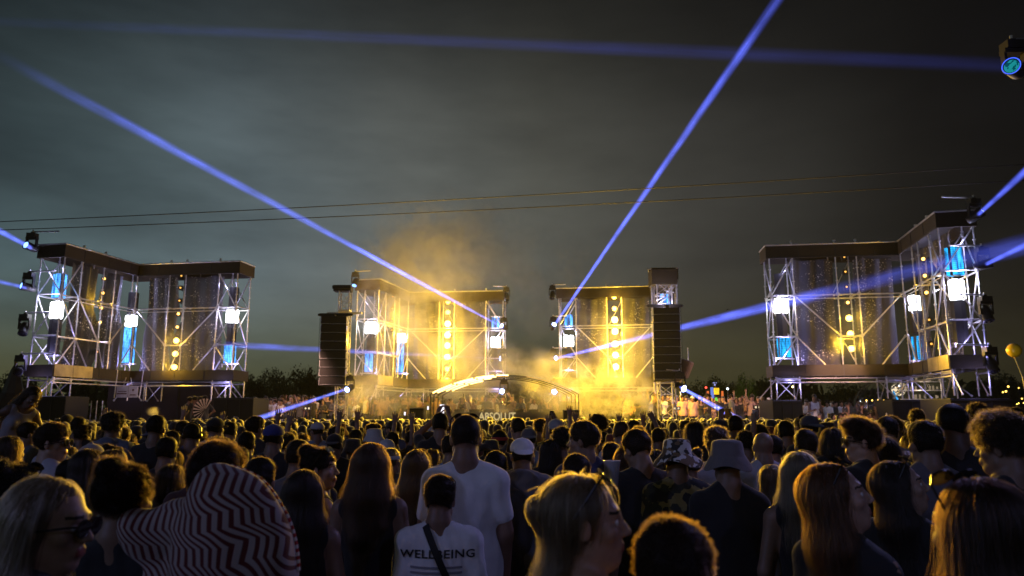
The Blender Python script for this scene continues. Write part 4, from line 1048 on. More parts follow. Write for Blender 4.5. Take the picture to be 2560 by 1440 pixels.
def body_mesh(fem, hy, hp, arms, fine=.0075, hero=False, roll=0):
    key = (fem, round(hy, 2), round(hp, 2), arms, fine, roll)
    if key in BODY: return BODY[key]
    M, c = hf(hy, hp, roll); s = S()
    torso_prims(s, fem)
    for x in (-1, 1):
        s.cap((x * .085, 0, .90), (x * .10, .02, .50), .082, .055, .05); s.cap((x * .10, .02, .50), (x * .10, -.01, .09), .054, .036, .02)
        s.cap((x * .10, -.03, .05), (x * .115, .13, .035), .038, .03, .02)
    wr = [arm_prims(s, x, arms[0 if x < 0 else 1], fem) for x in (-1, 1)]
    s.cap((0, -.02, 1.43), (0, -.012, 1.535), .052 if fem else .062, .050 if fem else .060, .04)
    s.frame(M, c); s.cap((0, -.02, -.03), (0, -.03, -.11), .045 if fem else .055, .048 if fem else .058, .03); head_prims(s, fem); s.frame()
    xe = max(.36, max(abs(ARMS[a][0][0]) for a in arms) + .1, max(abs(ARMS[a][1][0]) for a in arms) + .08)
    ye = max(.22, max(ARMS[a][1][1] for a in arms) + .07)
    zt = max(1.80, max(ARMS[a][1][2] for a in arms) + .06)
    xs = axis(-xe, xe, -.10 + c[0] * .6, .10 + c[0] * .6, fine, .018); ys = axis(-.2, ye, c[1] - .13, c[1] + .135, fine, .018); zs = axis(-.02, zt, 1.50, 1.79, fine, .02)
    V, Q = nets(grid(s, xs, ys, zs), xs, ys, zs)
    # material by place on the face: lips and brows
    ctr = V[Q].mean(1); l = (ctr - c) @ M
    mi = np.zeros(len(Q), int)
    mi[(np.abs(l[:, 0]) < .022) & (l[:, 1] > .088) & (l[:, 2] < -.050) & (l[:, 2] > -.074)] = 1
    ax = np.abs(l[:, 0]); mi[(ax > .014) & (ax < .050) & (l[:, 1] > .06) & (np.abs(l[:, 2] - (.030 - (ax - .03) ** 2 * 9)) < .0042)] = 2
    Vs, Qs, ms = [V], [Q], [mi]; off = len(V)
    for x, w0 in zip((-1, 1), wr):
        pose = arms[0 if x < 0 else 1]; el, w1, hd, hu, cu = ARMS[pose]
        h = S(); d = mir(hd, x); h.cap(w0 - d / np.linalg.norm(d) * .04, w0 + d / np.linalg.norm(d) * .02, .024 if fem else .027, .021, .02); finger_prims(h, w0, d, mir(hu, x) * (1 if x > 0 else 1), .5 if cu < .3 else .12, cu)
        lo, hi = w0 - .23, w0 + .23; st = .005 if hero or 'up' in pose or pose in ('wave', 'phone', 'face', 'cup') else .008
        gx = [np.arange(lo[i], hi[i], st) for i in range(3)]
        V2_, Q2_ = nets(grid(h, *gx), *gx)
        if x < 0 and False: pass
        Vs.append(V2_); Qs.append(Q2_ + off); ms.append(np.zeros(len(Q2_), int)); off += len(V2_)
    me = npmesh('person', np.concatenate(Vs), np.concatenate(Qs), True, [M_SKIN, M_LIPS, M_BROWS], np.concatenate(ms))
    BODY[key] = me; return me
def wrinkle(amp, seed=0, sc_=1.0):
    rg = np.random.default_rng(seed); ks = [(rg.normal(size=3) * np.array([14, 14, 9]) * sc_, rg.uniform(0, 6), 1.0) for _ in range(5)] + [(rg.normal(size=3) * np.array([38, 38, 16]) * sc_, rg.uniform(0, 6), .4) for _ in range(4)]
    def f(X, Y, Z):
        r = 0
        for k, ph, a in ks: r = r + a * np.sin(k[0] * X + k[1] * Y + k[2] * Z + ph + 1.3 * np.sin(Z * 6 + ph + X * 7))
        return r * amp
    return f
TOPS = {}
def top_mesh(kind, fem, arms, seed=0, fine=.012):
    a_ = tuple(arms) if kind != 'tank' else ('down', 'down'); key = (kind, fem, a_, seed, fine)
    if key in TOPS: return TOPS[key]
    s = S(); g = {'tee': .016, 'tank': .007, 'hood': .032, 'jacket': .028, 'big': .05}[kind]
    torso_prims(s, fem, g)
    if kind == 'tee' and not fem: s.ell((0, -.01, .98), (.178, .135, .2), .08)
    if kind == 'big':
        s.ell((0, -.02, 1.0), (.22, .16, .25), .1); s.ell((.165, -.19, 1.415), (.20, .15, .285), .08, 1, np.array(Euler((.15, -.12, 0)).to_matrix())); s.ell((.07, -.16, 1.10), (.25, .16, .3), .1); s.cap((.12, -.15, 1.54), (-.16, -.10, 1.47), .075, .085, .08)
    if kind in ('hood', 'jacket'): s.ell((0, 0, .98), (.19, .15, .2), .08)
    for x in (-1, 1):
        p = arms[0 if x < 0 else 1]
        if kind in ('tee', 'big'): arm_prims(s, x, p, fem, 1.30 if kind == 'tee' else 1.6, 1, .62 if kind == 'tee' else .8)
        elif kind != 'tank': arm_prims(s, x, p, fem, 1.30, 3)
    if kind == 'hood': s.ell((0, -.10, 1.47), (.105, .065, .075), .03); s.cap((-.08, -.02, 1.49), (.08, -.02, 1.49), .03, None, .03)
    if kind == 'jacket': s.cap((-.06, -.055, 1.50), (.06, -.055, 1.50), .022, None, .02)
    # neck opening, hem
    s.p.append(('c', np.array([0, -.008, 1.475]), np.array([0, .02, 1.75]), .064, .085, .006, 0, I3, Z3, None)) if kind in ('tee', 'big') else None
    if kind == 'tank':
        s.cap((0, -.02, 1.46), (0, 0, 1.8), .095, .15, .01, 0)
        for x in (-1, 1): s.cap((x * .235, -.01, 1.30), (x * .245, -.01, 1.6), .085, .11, .012, 0)
    if kind in ('hood', 'jacket'): s.cap((0, .0, 1.50), (0, .03, 1.8), .058, .10, .01, 0)
    s.plane((0, 0, -1), -(.86 if kind != 'big' else .8), .012)
    xe = .46 if kind in ('hood', 'jacket', 'big') or any(a != 'down' for a in arms) else .36
    zt = 1.62 if kind != 'big' else 1.8
    for a in arms:
        if ARMS[a][0][2] > 1.4: zt = 1.8
        if kind in ('hood', 'jacket') and ARMS[a][1][2] > 1.5: zt = 2.0
    xs = np.arange(-xe, xe, fine); ys = np.arange(-.40 if kind == 'big' else -.27, .38 if kind in ('hood', 'jacket') else .24, fine); zs = np.arange(.76, zt, fine)
    V, Q = nets(grid(s, xs, ys, zs, wrinkle({'tee': .0034, 'tank': .0012, 'hood': .0042, 'jacket': .004, 'big': .006}[kind], seed)), xs, ys, zs)
    me = npmesh('top', V, Q, True, [M_CLOTH]); TOPS[key] = me; return me
TR = {}
def trouser_mesh(fem):
    if fem in TR: return TR[fem]
    s = S(); s.ell((0, -.005, .90), (.182, .135, .12), .05)
    for x in (-1, 1): s.cap((x * .088, 0, .88), (x * .10, .02, .50), .098, .072, .04); s.cap((x * .10, .02, .50), (x * .10, -.01, .11), .07, .06, .02)
    s.plane((0, 0, 1), .985, .01); xs = np.arange(-.24, .24, .018); ys = np.arange(-.2, .2, .018); zs = np.arange(.03, 1.04, .02)
    V, Q = nets(grid(s, xs, ys, zs, wrinkle(.002, 3)), xs, ys, zs); TR[fem] = npmesh('trousers', V, Q, True, [M_TROUS]); return TR[fem]

# --- hair: a mass (mesh) and loose fibres (curves), in the head frame
def hair_sdf(st):
    s = S()
    def cap_(g=.0, back=-.055, front=.075):
        s.ell((0, -.018, .038), (.080 + g, .100 + g, .088 + g), .02)
    if st in ('short', 'fade', 'buzz', 'quiff'):
        g = {'short': .005, 'fade': .003, 'buzz': .0025, 'quiff': .004}[st]
        s.ell((0, -.018, .038), (.076 + g, .098 + g, .086 + g), .02)
        if st == 'fade': s.ell((0, .0, .085), (.074, .088, .056), .02)
        if st == 'quiff': s.ell((0, .035, .105), (.066, .066, .040), .03)
        if st == 'short': s.ell((0, .0, .076), (.070, .086, .060), .03)
        s.ell((0, -.050, -.035), (.060, .050, .055), .03)
        s.ell((0, .135, -.055), (.16, .085, .125), .012, 0)
        for x in (-1, 1): s.ell((x * .10, .045, -.05), (.035, .05, .07), .01, 0)
        s.plane((0, -.35, -1), .050, .012)
    elif st == 'curly':
        s.ell((0, -.015, .055), (.094, .112, .096), .02); s.ell((.02, .02, .11), (.07, .075, .055), .03); s.ell((-.03, -.04, .10), (.065, .075, .06), .03); s.ell((0, .15, -.06), (.16, .09, .125), .015, 0); s.plane((0, -.3, -1), .050, .015)
    elif st == 'afro':
        s.ell((0, -.02, .065), (.135, .138, .125), .02); s.ell((0, .16, -.06), (.14, .09, .13), .02, 0); s.plane((0, -.3, -1), .065, .02)
    elif st in ('long', 'longthin', 'wavy', 'straight'):
        w_ = {'long': .94, 'longthin': .85, 'wavy': 1.08, 'straight': .92}[st]; Ld = {'long': -.36, 'longthin': -.26, 'wavy': -.34, 'straight': -.44}[st]
        s.ell((0, -.018, .038), (.086 * w_, .104, .092), .02)
        s.cap((0, -.045, .02), (0, -.078, -.16), .080 * w_, .076 * w_, .04, 1, 1.4); s.cap((0, -.074, -.16), (0, -.100, Ld), .076 * w_, .056 * w_, .04, 1, 1.6)
        for x in (-1, 1): s.cap((x * .060, -.028, .02), (x * .080, -.032, -.15), .032 * w_, .033 * w_, .04); s.cap((x * .080, -.032, -.15), (x * .085, -.050, Ld + .06), .034, .026, .04)
        s.ell((0, .138, -.045), (.14, .130, .135), .025, 0)
    elif st in ('pony', 'bun', 'halfup'):
        s.ell((0, -.018, .038), (.082, .102, .090), .02); s.ell((0, .135, -.055), (.15, .085, .125), .012, 0)
        for x in (-1, 1): s.ell((x * .10, .045, -.05), (.035, .05, .07), .01, 0)
        if st == 'pony': s.ell((0, -.125, .05), (.028, .03, .03), .02); s.cap((0, -.14, .04), (0, -.16, -.10), .030, .036, .03); s.cap((0, -.16, -.1), (0, -.13, -.27), .036, .015, .03)
        if st == 'bun': s.ell((0, -.085, .115), (.042, .042, .040), .02)
        if st == 'halfup':
            s.ell((0, -.118, .045), (.036, .036, .036), .015)
            s.cap((0, -.05, -.02), (0, -.085, -.16), .056, .050, .04, 1, 1.3); s.cap((0, -.085, -.16), (0, -.075, -.33), .050, .032, .03, 1, 1.4); s.ell((0, .118, -.030), (.16, .112, .108), .02, 0)
        else: s.plane((0, -.3, -1), .058, .01) if st == 'bun' else None
    elif st == 'bob':
        s.ell((0, -.02, .035), (.090, .108, .094), .02); s.cap((0, -.05, .0), (0, -.07, -.10), .085, .08, .03, 1, 1.2)
        for x in (-1, 1): s.cap((x * .068, -.01, 0), (x * .085, .0, -.09), .03, .03, .03)
        s.ell((0, .145, -.06), (.062, .10, .145), .02, 0)
    return s
HAIR = {}
def hair_data(st, n=1500, rad=.0011, seed=1, hero=False):
    key = (st, n, seed)
    if key in HAIR: return HAIR[key]
    rg = np.random.default_rng(seed + len(st)); s = hair_sdf(st); fn = .006 if hero else .009
    longs = st in ('long', 'longthin', 'wavy', 'straight', 'halfup', 'pony', 'bob')
    zlo = -.50 if longs else -.12
    xs = np.arange(-.17, .17, fn); ys = np.arange(-.23, .17, fn); zs = np.arange(zlo, .22, fn)
    if st in ('curly', 'afro'): A, fr = .0055, 95.0
    elif st == 'wavy': A, fr = .004, 40
    elif st == 'buzz': A, fr = .0004, 80
    else: A, fr = .0020, 88
    def disp(X, Y, Z):
        if longs: return .004 + .0042 * np.sin(Z * 34 + X * 26 + 2 * np.sin(Y * 24)) * np.clip(-Z * 8 + .25, 0, 1) + .0035 * np.sin(X * 42 + Z * 11 + 1) + A * 1.1 * (np.sin(X * 150 + 3 * np.sin(Z * 12)) * np.cos(Y * 120) + .9 * np.sin(X * 70 + Z * 9 + Y * 60))
        return -.002 + A * (np.sin(X * fr + 2 * np.sin(Y * 50)) + np.sin(Y * fr * .9 + 1) + np.sin(Z * fr * 1.1 + X * 40)) * .8
    V, Q = nets(grid(s, xs, ys, zs, disp), xs, ys, zs)
    me = npmesh('hair', V, Q, True, [M_HAIRSH])
    # fibres
    ctr = V[Q].mean(1); ar = np.linalg.norm(np.cross(V[Q[:, 2]] - V[Q[:, 0]], V[Q[:, 3]] - V[Q[:, 1]]), axis=1); nrm = np.cross(V[Q[:, 2]] - V[Q[:, 0]], V[Q[:, 3]] - V[Q[:, 1]]); nrm /= np.linalg.norm(nrm, axis=1)[:, None] + 1e-9
    if ((ctr - np.array([0, -.02, .03])) * nrm).sum(1).mean() < 0: nrm = -nrm
    wgt = ar.copy()
    if longs: wgt *= (ctr[:, 2] > -.02) * 1.0 + .12
    idx = rg.choice(len(Q), n, p=wgt / wgt.sum()); P = ctr[idx] + rg.normal(size=(n, 3)) * .003; N = nrm[idx]
    steps = 14 if longs and st != 'bun' else 5
    pts = np.zeros((n, steps, 3)); pts[:, 0] = P - N * .004
    if longs:
        Ls = rg.uniform(.6, 1.0, n); tgt = {'pony': .30, 'bob': .2, 'halfup': .36}.get(st, .46) * Ls; st_ = (tgt / (steps - 1))[:, None]
        off_ = rg.normal(0, .003, n) + .0045 + .006 * np.sin(pts[:, 0, 0] * 210 + pts[:, 0, 1] * 160); fly = rg.random(n) < .14; off_[fly] += rg.uniform(.004, .024, fly.sum()); wv = rg.uniform(0, 6, n)
        d = N * .3 + np.array([0, -.35, -.1]); cur = pts[:, 0]
        for k in range(1, steps):
            d = d * .45 + np.array([0, -.10, -1.0]) * .55 + rg.normal(size=(n, 3)) * .03
            d[:, 0] += (.32 if st in ('wavy', 'halfup', 'long') else .10) * np.sin(k * 1.1 + wv * (.4 if st == 'long' else 1))
            d /= np.linalg.norm(d, axis=1)[:, None]; q = cur + d * st_; e_ = .004
            f = sd(s, q); gr = np.stack([sd(s, q + np.array(v) * e_) - f for v in ((1, 0, 0), (0, 1, 0), (0, 0, 1))], 1); gr /= np.linalg.norm(gr, axis=1)[:, None] + 1e-9
            tgt_o = off_ * (k / steps) * 1.6; mv = np.clip(f - tgt_o, -.03, .02); q = q - gr * (mv * .8)[:, None]; pts[:, k] = q; cur = q
    else:
        L = {'short': .011, 'fade': .014, 'buzz': .005, 'quiff': .026, 'curly': .024, 'afro': .026, 'bun': .016}.get(st, .018) * rg.uniform(.4, 1.4, n)
        combd = np.array([.1, -.55, -.2]) if st in ('short', 'bun') else np.array([.35, .3, .25]) if st == 'quiff' else np.array([0, 0, .1])
        clp = np.stack([np.sin(P @ np.array([97., 61, 40])), np.sin(P @ np.array([50., -110, 70]) + 1), np.sin(P @ np.array([-60., 70, 120]) + 2)], 1) * .38
        cur = pts[:, 0]; d = N + clp + combd * (.0 if st in ('curly', 'afro', 'buzz', 'fade') else 1.0) + rg.normal(size=(n, 3)) * (.30 if st != 'bun' else .1)
        a1 = np.cross(N, rg.normal(size=(n, 3))); a1 /= np.linalg.norm(a1, axis=1)[:, None] + 1e-9; a2 = np.cross(N, a1); ph = rg.uniform(0, 6, n)
        for k in range(1, steps):
            d /= np.linalg.norm(d, axis=1)[:, None]; q = cur + d * (L / (steps - 1))[:, None]
            if st in ('curly', 'afro'): q = q + (a1 * np.cos(ph + k * 1.7)[:, None] + a2 * np.sin(ph + k * 1.7)[:, None]) * .0065
            pts[:, k] = q; d = d + np.array([0, 0, -.10]); cur = q
    hc = bpy.data.hair_curves.new('hair_strands'); hc.add_curves([steps] * n)
    hc.attributes['position'].data.foreach_set('vector', pts.reshape(-1).astype(np.float32))
    ra = hc.attributes.get('radius') or hc.attributes.new('radius', 'FLOAT', 'POINT')
    taper = np.tile(np.linspace(1, .35, steps), n) * rad; ra.data.foreach_set('value', taper.astype(np.float32))
    hc.materials.append(M_HAIR)
    HAIR[key] = (me, hc); return HAIR[key]

# --- hats and glasses, in the head frame
ACC = {}
def acc_mesh(kind):
    if kind in ACC: return ACC[kind]
    if kind in ('cap', 'capback'):
        s = S(); s.ell((0, -.015, .055), (.090, .110, .080), .01); s.ell((0, -.015, .04), (.083, .103, .074), .004, 0); s.plane((0, .10, -1), -.035, .004)
        sgn = 1 if kind == 'cap' else -1
        s.ell((0, sgn * .125 - .01, .038), (.072, .078, .009), .010, 1, np.array(Euler((-.22 * sgn, 0, 0)).to_matrix())); s.ell((0, -.015, .136), (.008, .008, .006), .003)
        xs = np.arange(-.11, .11, .006); ys = np.arange(-.24, .22, .006); zs = np.arange(0, .16, .004)
        V, Q = nets(grid(s, xs, ys, zs), xs, ys, zs); me = npmesh('cap', V, Q, True, [M_CLOTH])
    elif kind in ('bucket', 'bucketwide'):
        mb = MB(); k = 1.0 if kind == 'bucket' else 1.15
        mb.lathe([(.001, .140), (.05, .139), (.080, .130), (.088, .118), (.097, .05), (.101, .045), (.136 * k, -.018), (.138 * k, -.022), (.133 * k, -.020), (.096, .040), (.090, .05), (.080, .110), (.001, .120)], 36, (0, -.012, 0), .06, 1.12); me = mb.mesh('bucket_hat', True); me.materials.append(M_CLOTH)
    elif kind == 'cowboy':
        mb = MB(); mb.lathe([(.001, .150), (.05, .155), (.075, .135), (.092, .05), (.10, .045), (.15, .045), (.175, .055), (.173, .058), (.14, .05), (.09, .04), (.001, .10)], 36, (0, -.012, 0), .12, 1.15); me = mb.mesh('hat', True); me.materials.append(M_CLOTH)
    elif kind == 'shades':
        mb = MB()
        for x in (-1, 1):
            vs = [(x * .033 + .029 * math.cos(a), .006 + .0 * a, .022 * math.sin(a)) for a in [2 * PI * k / 14 for k in range(14)]]
            vs2 = [(v[0], v[1] + .004, v[2]) for v in vs]; mb.add(vs + vs2, [tuple(range(14))[::-1], tuple(range(14, 28))] + [(k, (k + 1) % 14, 14 + (k + 1) % 14, 14 + k) for k in range(14)])
        n0 = len(mb.f)
        for x in (-1, 1):
            for k in range(14):
                a, b = 2 * PI * k / 14, 2 * PI * (k + 1) / 14; mb.tube((x * .033 + .030 * math.cos(a), .008, .023 * math.sin(a)), (x * .033 + .030 * math.cos(b), .008, .023 * math.sin(b)), .0028, n=5)
            mb.tube((x * .062, .006, .008), (x * .082, -.02, .006), .003, n=5); mb.tube((x * .082, -.02, .006), (x * .086, -.12, -.012), .003, n=5)
        mb.tube((-.008, .008, .006), (.008, .008, .006), .003, n=5)
        me = mb.mesh('sunglasses'); me.materials.append(M_LENS); me.materials.append(M_FRAME)
        for i, p in enumerate(me.polygons): p.material_index = 0 if i < n0 else 1
    elif kind == 'band':
        mb = MB(); mb.lathe([(.089, .015), (.092, .03), (.090, .05), (.084, .05)], 28, (0, -.015, 0), 0, 1.2); me = mb.mesh('headband', True); me.materials.append(M_CLOTH)
    elif kind == 'phones':
        mb = MB(); pts = [Vector((.095 * math.cos(a), -.01, .03 + .11 * math.sin(a))) for a in [k * PI / 12 for k in range(13)]]; mb.path(pts, .009, 6)
        for x in (-1, 1): mb.tube((x * .075, -.005, -.005), (x * .105, -.005, -.005), .032, .028, 14)
        me = mb.mesh('headphones', True); me.materials.append(M_FRAME)
    ACC[kind] = me; return me
ACCN = {'cap': 'cap', 'capback': 'cap', 'bucket': 'bucket_hat', 'bucketwide': 'bucket_hat', 'cowboy': 'hat', 'shades': 'sunglasses', 'band': 'headband', 'phones': 'headphones'}
EYEM = None
def eye_mesh():
    global EYEM
    if EYEM: return EYEM
    mb = MB(); mb.ball((0, 0, 0), .0122, 10); n0 = len(mb.f); mb.ball((0, .0066, 0), .0062, 8)
    me = mb.mesh('eye', True); me.materials.append(M_EYE); me.materials.append(M_FRAME)
    for i, p in enumerate(me.polygons): p.material_index = 0 if i < n0 else 1
    EYEM = me; return me
NPEOPLE = 0
def person(x, y, s, yaw, label, group=None, fem=False, hy=0, hp=0, roll=0, arms=('down', 'down'), hair='short', hc=(.02, .012, .008), top='tee', tc_=(.02, .02, .022), skin=(.42, .26, .18),
           acc=(), z=0, hero=0, seed=0, strands=None, hscale=1.0):
    global NPEOPLE; NPEOPLE += 1
    me = body_mesh(fem, hy, hp, arms, .0075 if hero < 2 else .0042, hero > 1, roll)
    o = link('person', me, None, None, (x, y, z), (0, 0, yaw), s, tuple(c_ * (.95 if abs(hy) > .6 and hero > 1 else .55) for c_ in skin)); tag(o, label, 'person', group)  # turned near faces get paler skin in place of light on them
    hc = tuple(v * (.26 if fem and hero > 1 and hc[0] < .3 else .34) for v in hc); M, c = hf(hy, hp, roll); hm = Matrix(M.tolist()).to_4x4(); hm.translation = Vector(c); hs = Matrix.Scale(hscale, 4)
    if hair:
        n, rd = (1400, .0009) if hero == 0 else (3800, .0008) if hero == 1 else (13000, .00065)
        hm_, hcv = hair_data(hair, strands or n, rd, 1 + seed % 2, hero > 0)
        h = link('hair', hm_, None, o, color=hc); h.matrix_local = hm @ hs
        f = link('hair_strands', hcv, None, h, color=hc)
    t_ = link({'tee': 't_shirt', 'tank': 'tank_top', 'hood': 'hoodie', 'jacket': 'jacket', 'big': 'loose_shirt'}[top], top_mesh(top, fem, arms, seed % 3, .012 if hero < 2 else .009), None, o, color=tc_)
    link('trousers', trouser_mesh(fem), None, o)
    for a in acc:
        kind, col = (a, (.02, .02, .02)) if isinstance(a, str) else a[:2]
        A = link(ACCN[kind], acc_mesh(kind), None, o, color=col); mm = hm.copy()
        if kind == 'shades':
            up = not (isinstance(a, tuple) and len(a) > 2 and a[2] == 'on')
            mm = hm @ (Matrix.Translation((0, .052, .112)) @ Matrix.Rotation(.75, 4, 'X') if up else Matrix.Translation((0, .098, .002)))
        A.matrix_local = mm
    if hero > 1 or (hero == 1 and abs(hy + yaw) > .6):
        for k in (-1, 1):
            E_ = link('eye', eye_mesh(), None, o); E_.matrix_local = hm @ Matrix.Translation((k * .031, .0742, .001))
    return o
BLK, DK, GRY, WHT, LBL, NVY, OLV = (.012, .012, .014), (.03, .028, .03), (.12, .12, .13), (.72, .72, .74), (.25, .33, .45), (.02, .03, .09), (.09, .08, .05)
HB, HD, HBL, HAU = (.030, .018, .010), (.010, .007, .005), (.30, .20, .10), (.11, .04, .015)

# ================================================================== THE CROWD
HEROES = []
def place(x, yt, hpx, extra=0):
    s = 1.0
    for _ in range(6):
        Y = .25 * s * F / hpx; zt = atY(x, yt, Y).z; s = zt / (1.757 + extra)
    return atY(x, yt, Y).x, Y, s
def hero(x, yt, hpx, label, face=0, hface=0, pitch=0, extra=0, **kw):
    X, Y, s = place(x, yt, hpx, extra); kw.setdefault('hero', 1 if hpx > 95 else 0)
    HEROES.append((X, Y, x, yt, hpx)); kw.setdefault('seed', len(HEROES))
    return person(X, Y, s, -R(face), label, kw.pop('group', 'dancers seen from behind in the front crowd'), hy=-R(hface), hp=R(pitch), **kw)
S_ = dict
# nearest people
hero(1462, 1180, 226, 'woman with half-up blonde hair and sunglasses on her head, turned right in profile, centre front', 55, 40, 2, fem=True, hair='halfup', hc=(.34, .22, .11), top='tank', tc_=(.5, .5, .55), acc=('shades',), hero=2, skin=(.45, .27, .18), roll=0)
hero(1676, 1304, 262, 'top of a brown head at the bottom edge, right of the blonde profile woman', 0, 5, 0, hair='short', hc=(.05, .025, .012), tc_=DK, hero=2)
hero(2098, 1150, 172, 'woman with auburn hair and sunglasses on her head looking up to the right', 62, 44, 12, fem=True, hair='long', hc=(.20, .075, .02), top='tee', tc_=BLK, acc=('shades',), hero=2, skin=(.48, .30, .22))
hero(2256, 1146, 132, 'dark-haired woman looking up right with sunglasses on her head, behind the auburn-haired woman', 62, 44, 12, fem=True, hair='straight', hc=(.03, .018, .012), top='tee', tc_=BLK, acc=('shades',), arms=('down', 'cup'), hero=2, skin=(.40, .26, .19))
hero(2432, 1184, 268, 'large dark head with long hair and red-framed sunglasses pushed up, lower right corner', -6, -6, 0, fem=True, hair='straight', hc=(.06, .025, .010), top='tee', tc_=BLK, acc=(('shades', (.2, .02, .01)),), hero=2)
hero(130, 1186, 225, 'blonde woman with long pale hair and dark glasses at the lower left', 45, 42, -4, fem=True, hair='straight', hc=(.40, .28, .16), top='tee', tc_=(.05, .04, .05), acc=(('shades', (.02, .02, .02), 'on'),), hero=2)
hero(318, 1158, 172, 'large dark head with a small bun between the blonde woman and the striped shirt', 0, 8, 0, hair='bun', fem=True, hc=(.035, .02, .012), top='tee', tc_=BLK, hero=2)
hero(45, 1160, 150, 'dark head with sunglasses pushed up at the left edge, behind the blonde woman', 0, 15, 0, fem=True, hair='bun', hc=HD, acc=('shades',), top='tee', tc_=BLK)
STR = hero(535, 1112, 172, 'man with curly flat-top hair hunched in a red and white wavy-striped shirt, lower left', 0, 12, -10, hair='fade', hc=(.035, .018, .010), top='big', tc_=(.6, .5, .5), arms=('down', 'bent'), hero=2, skin=(.35, .20, .14), acc=())
WB = hero(1100, 1192, 106, 'person in a white T-shirt printed WELLBEING with a black strap across the back', -2, 5, -6, hair='short', hc=HB, top='tee', tc_=(.74, .74, .76), acc=('shades',), hero=2, skin=(.38, .22, .15))
hero(1165, 1036, 112, 'tall man with shaved head in a plain white T-shirt, taller than everyone around him', 0, -4, 0, hair='buzz', hc=(.05, .03, .02), top='tee', tc_=(.80, .80, .82), acc=('shades',), hero=2, skin=(.42, .24, .16))
hero(762, 1170, 116, 'woman with very long straight dark hair and bare shoulder, right of the striped shirt', 0, 0, 0, fem=True, hair='straight', hc=(.025, .015, .010), top='tank', tc_=BLK, hero=2, acc=())
hero(806, 1120, 98, 'dark-haired woman facing right in profile with sunglasses on her head', 60, 35, 3, fem=True, hair='bun', hc=(.03, .018, .01), top='tank', tc_=BLK, acc=('shades',), hero=2, skin=(.42, .26, .18))
hero(930, 1104, 112, 'woman with long light-brown hair falling over a black sleeveless top', 0, 12, -3, fem=True, hair='long', hc=(.10, .045, .018), top='tank', tc_=BLK, hero=2)
hero(1042, 1121, 84, 'woman with long straight brown hair left of the tall white-shirted man', 0, 5, 0, fem=True, hair='straight', hc=(.14, .08, .04), top='tee', tc_=DK, hero=1)
hero(1305, 1089, 82, 'man in a white cap worn backwards and a grey hooded top', 0, -5, 0, hair='buzz', hc=HB, top='hood', tc_=(.14, .14, .16), acc=(('capback', (.7, .7, .72)),), hero=1, extra=.02)
hero(1440, 1138, 96, 'dark messy-haired head just above the blonde profile woman', 0, 0, 0, hair='short', hc=(.05, .03, .015), top='tee', tc_=BLK, hero=1, acc=())
hero(1458, 1056, 88, 'man with thick brown hair turning his face to the left, dark shirt', -30, -40, 0, hair='short', hc=(.06, .035, .018), top='jacket', tc_=NVY, hero=1)
hero(1600, 1074, 92, 'man with cropped hair looking down, between two long-haired heads', -15, -15, -18, hair='short', hc=(.05, .028, .014), top='tee', tc_=BLK, hero=1)
hero(1690, 1092, 92, 'man in a camouflage bucket hat and patterned camouflage shirt', 0, 5, 0, hair='buzz', hc=HB, top='jacket', tc_=(.2, .18, .1), acc=(('bucketwide', (.4, .4, .4)),), hero=2, extra=.02)
hero(1815, 1094, 104, 'person in a plain grey bucket hat and wide black T-shirt', 0, 3, 0, hair='buzz', hc=HB, top='tee', tc_=BLK, acc=(('bucket', (.17, .15, .16)),), hero=2, extra=.02)
hero(1992, 1124, 112, 'woman with long straight blonde hair seen from behind, left of the auburn-haired woman', 0, 3, 0, fem=True, hair='straight', hc=(.42, .30, .17), top='tank', tc_=BLK, hero=2)
hero(2150, 1053, 96, 'man with a swept quiff and glasses looking left, black jacket', -35, -42, 0, hair='quiff', hc=(.07, .04, .018), top='jacket', tc_=BLK, acc=(('shades', BLK, 'on'),), hero=2, skin=(.48, .30, .2))
hero(2308, 1056, 104, 'man with short dark hair and grey shirt seen straight from behind, right side', 0, -8, 0, hair='short', hc=(.02, .014, .010), top='tee', tc_=(.12, .11, .13), hero=1)
hero(2378, 1008, 108, 'tall shaved-headed man whose head stands above the others at the right', 25, 28, 0, hair='buzz', hc=HD, top='tee', tc_=BLK, hero=1, skin=(.25, .14, .09))
hero(2500, 1052, 128, 'person with loose curly hair and pale collar at the right edge', -20, -25, -3, hair='curly', hc=(.05, .03, .015), top='tee', tc_=BLK, hero=2)
hero(137, 1060, 88, 'bearded man in sunglasses facing right in profile, pale T-shirt, left side', 35, 48, 0, hair='short', hc=(.05, .028, .014), top='tee', tc_=(.42, .42, .50), arms=('down', 'face'), acc=(('shades', BLK, 'on'),), hero=2)
hero(226, 1121, 88, 'rounded dark head left of the braided woman, left side', 0, 0, 0, fem=True, hair='bob', hc=(.02, .013, .01), top='tee', tc_=BLK, hero=1)
hero(288, 1120, 92, 'woman with long dark hair shining warm at the parting, left side', 0, 15, 0, fem=True, hair='straight', hc=(.06, .03, .015), top='tee', tc_=BLK, hero=1)
hero(30, 1088, 80, 'woman with long hair at the left edge, above the sunglasses head', 0, 10, 0, fem=True, hair='long', hc=(.07, .04, .02), top='tee', tc_=BLK, hero=1)
hero(653, 1147, 104, 'rounded short-haired dark head touching the curly man in the striped shirt', 0, 3, 0, hair='short', hc=(.02, .012, .008), tc_=BLK, hero=1)
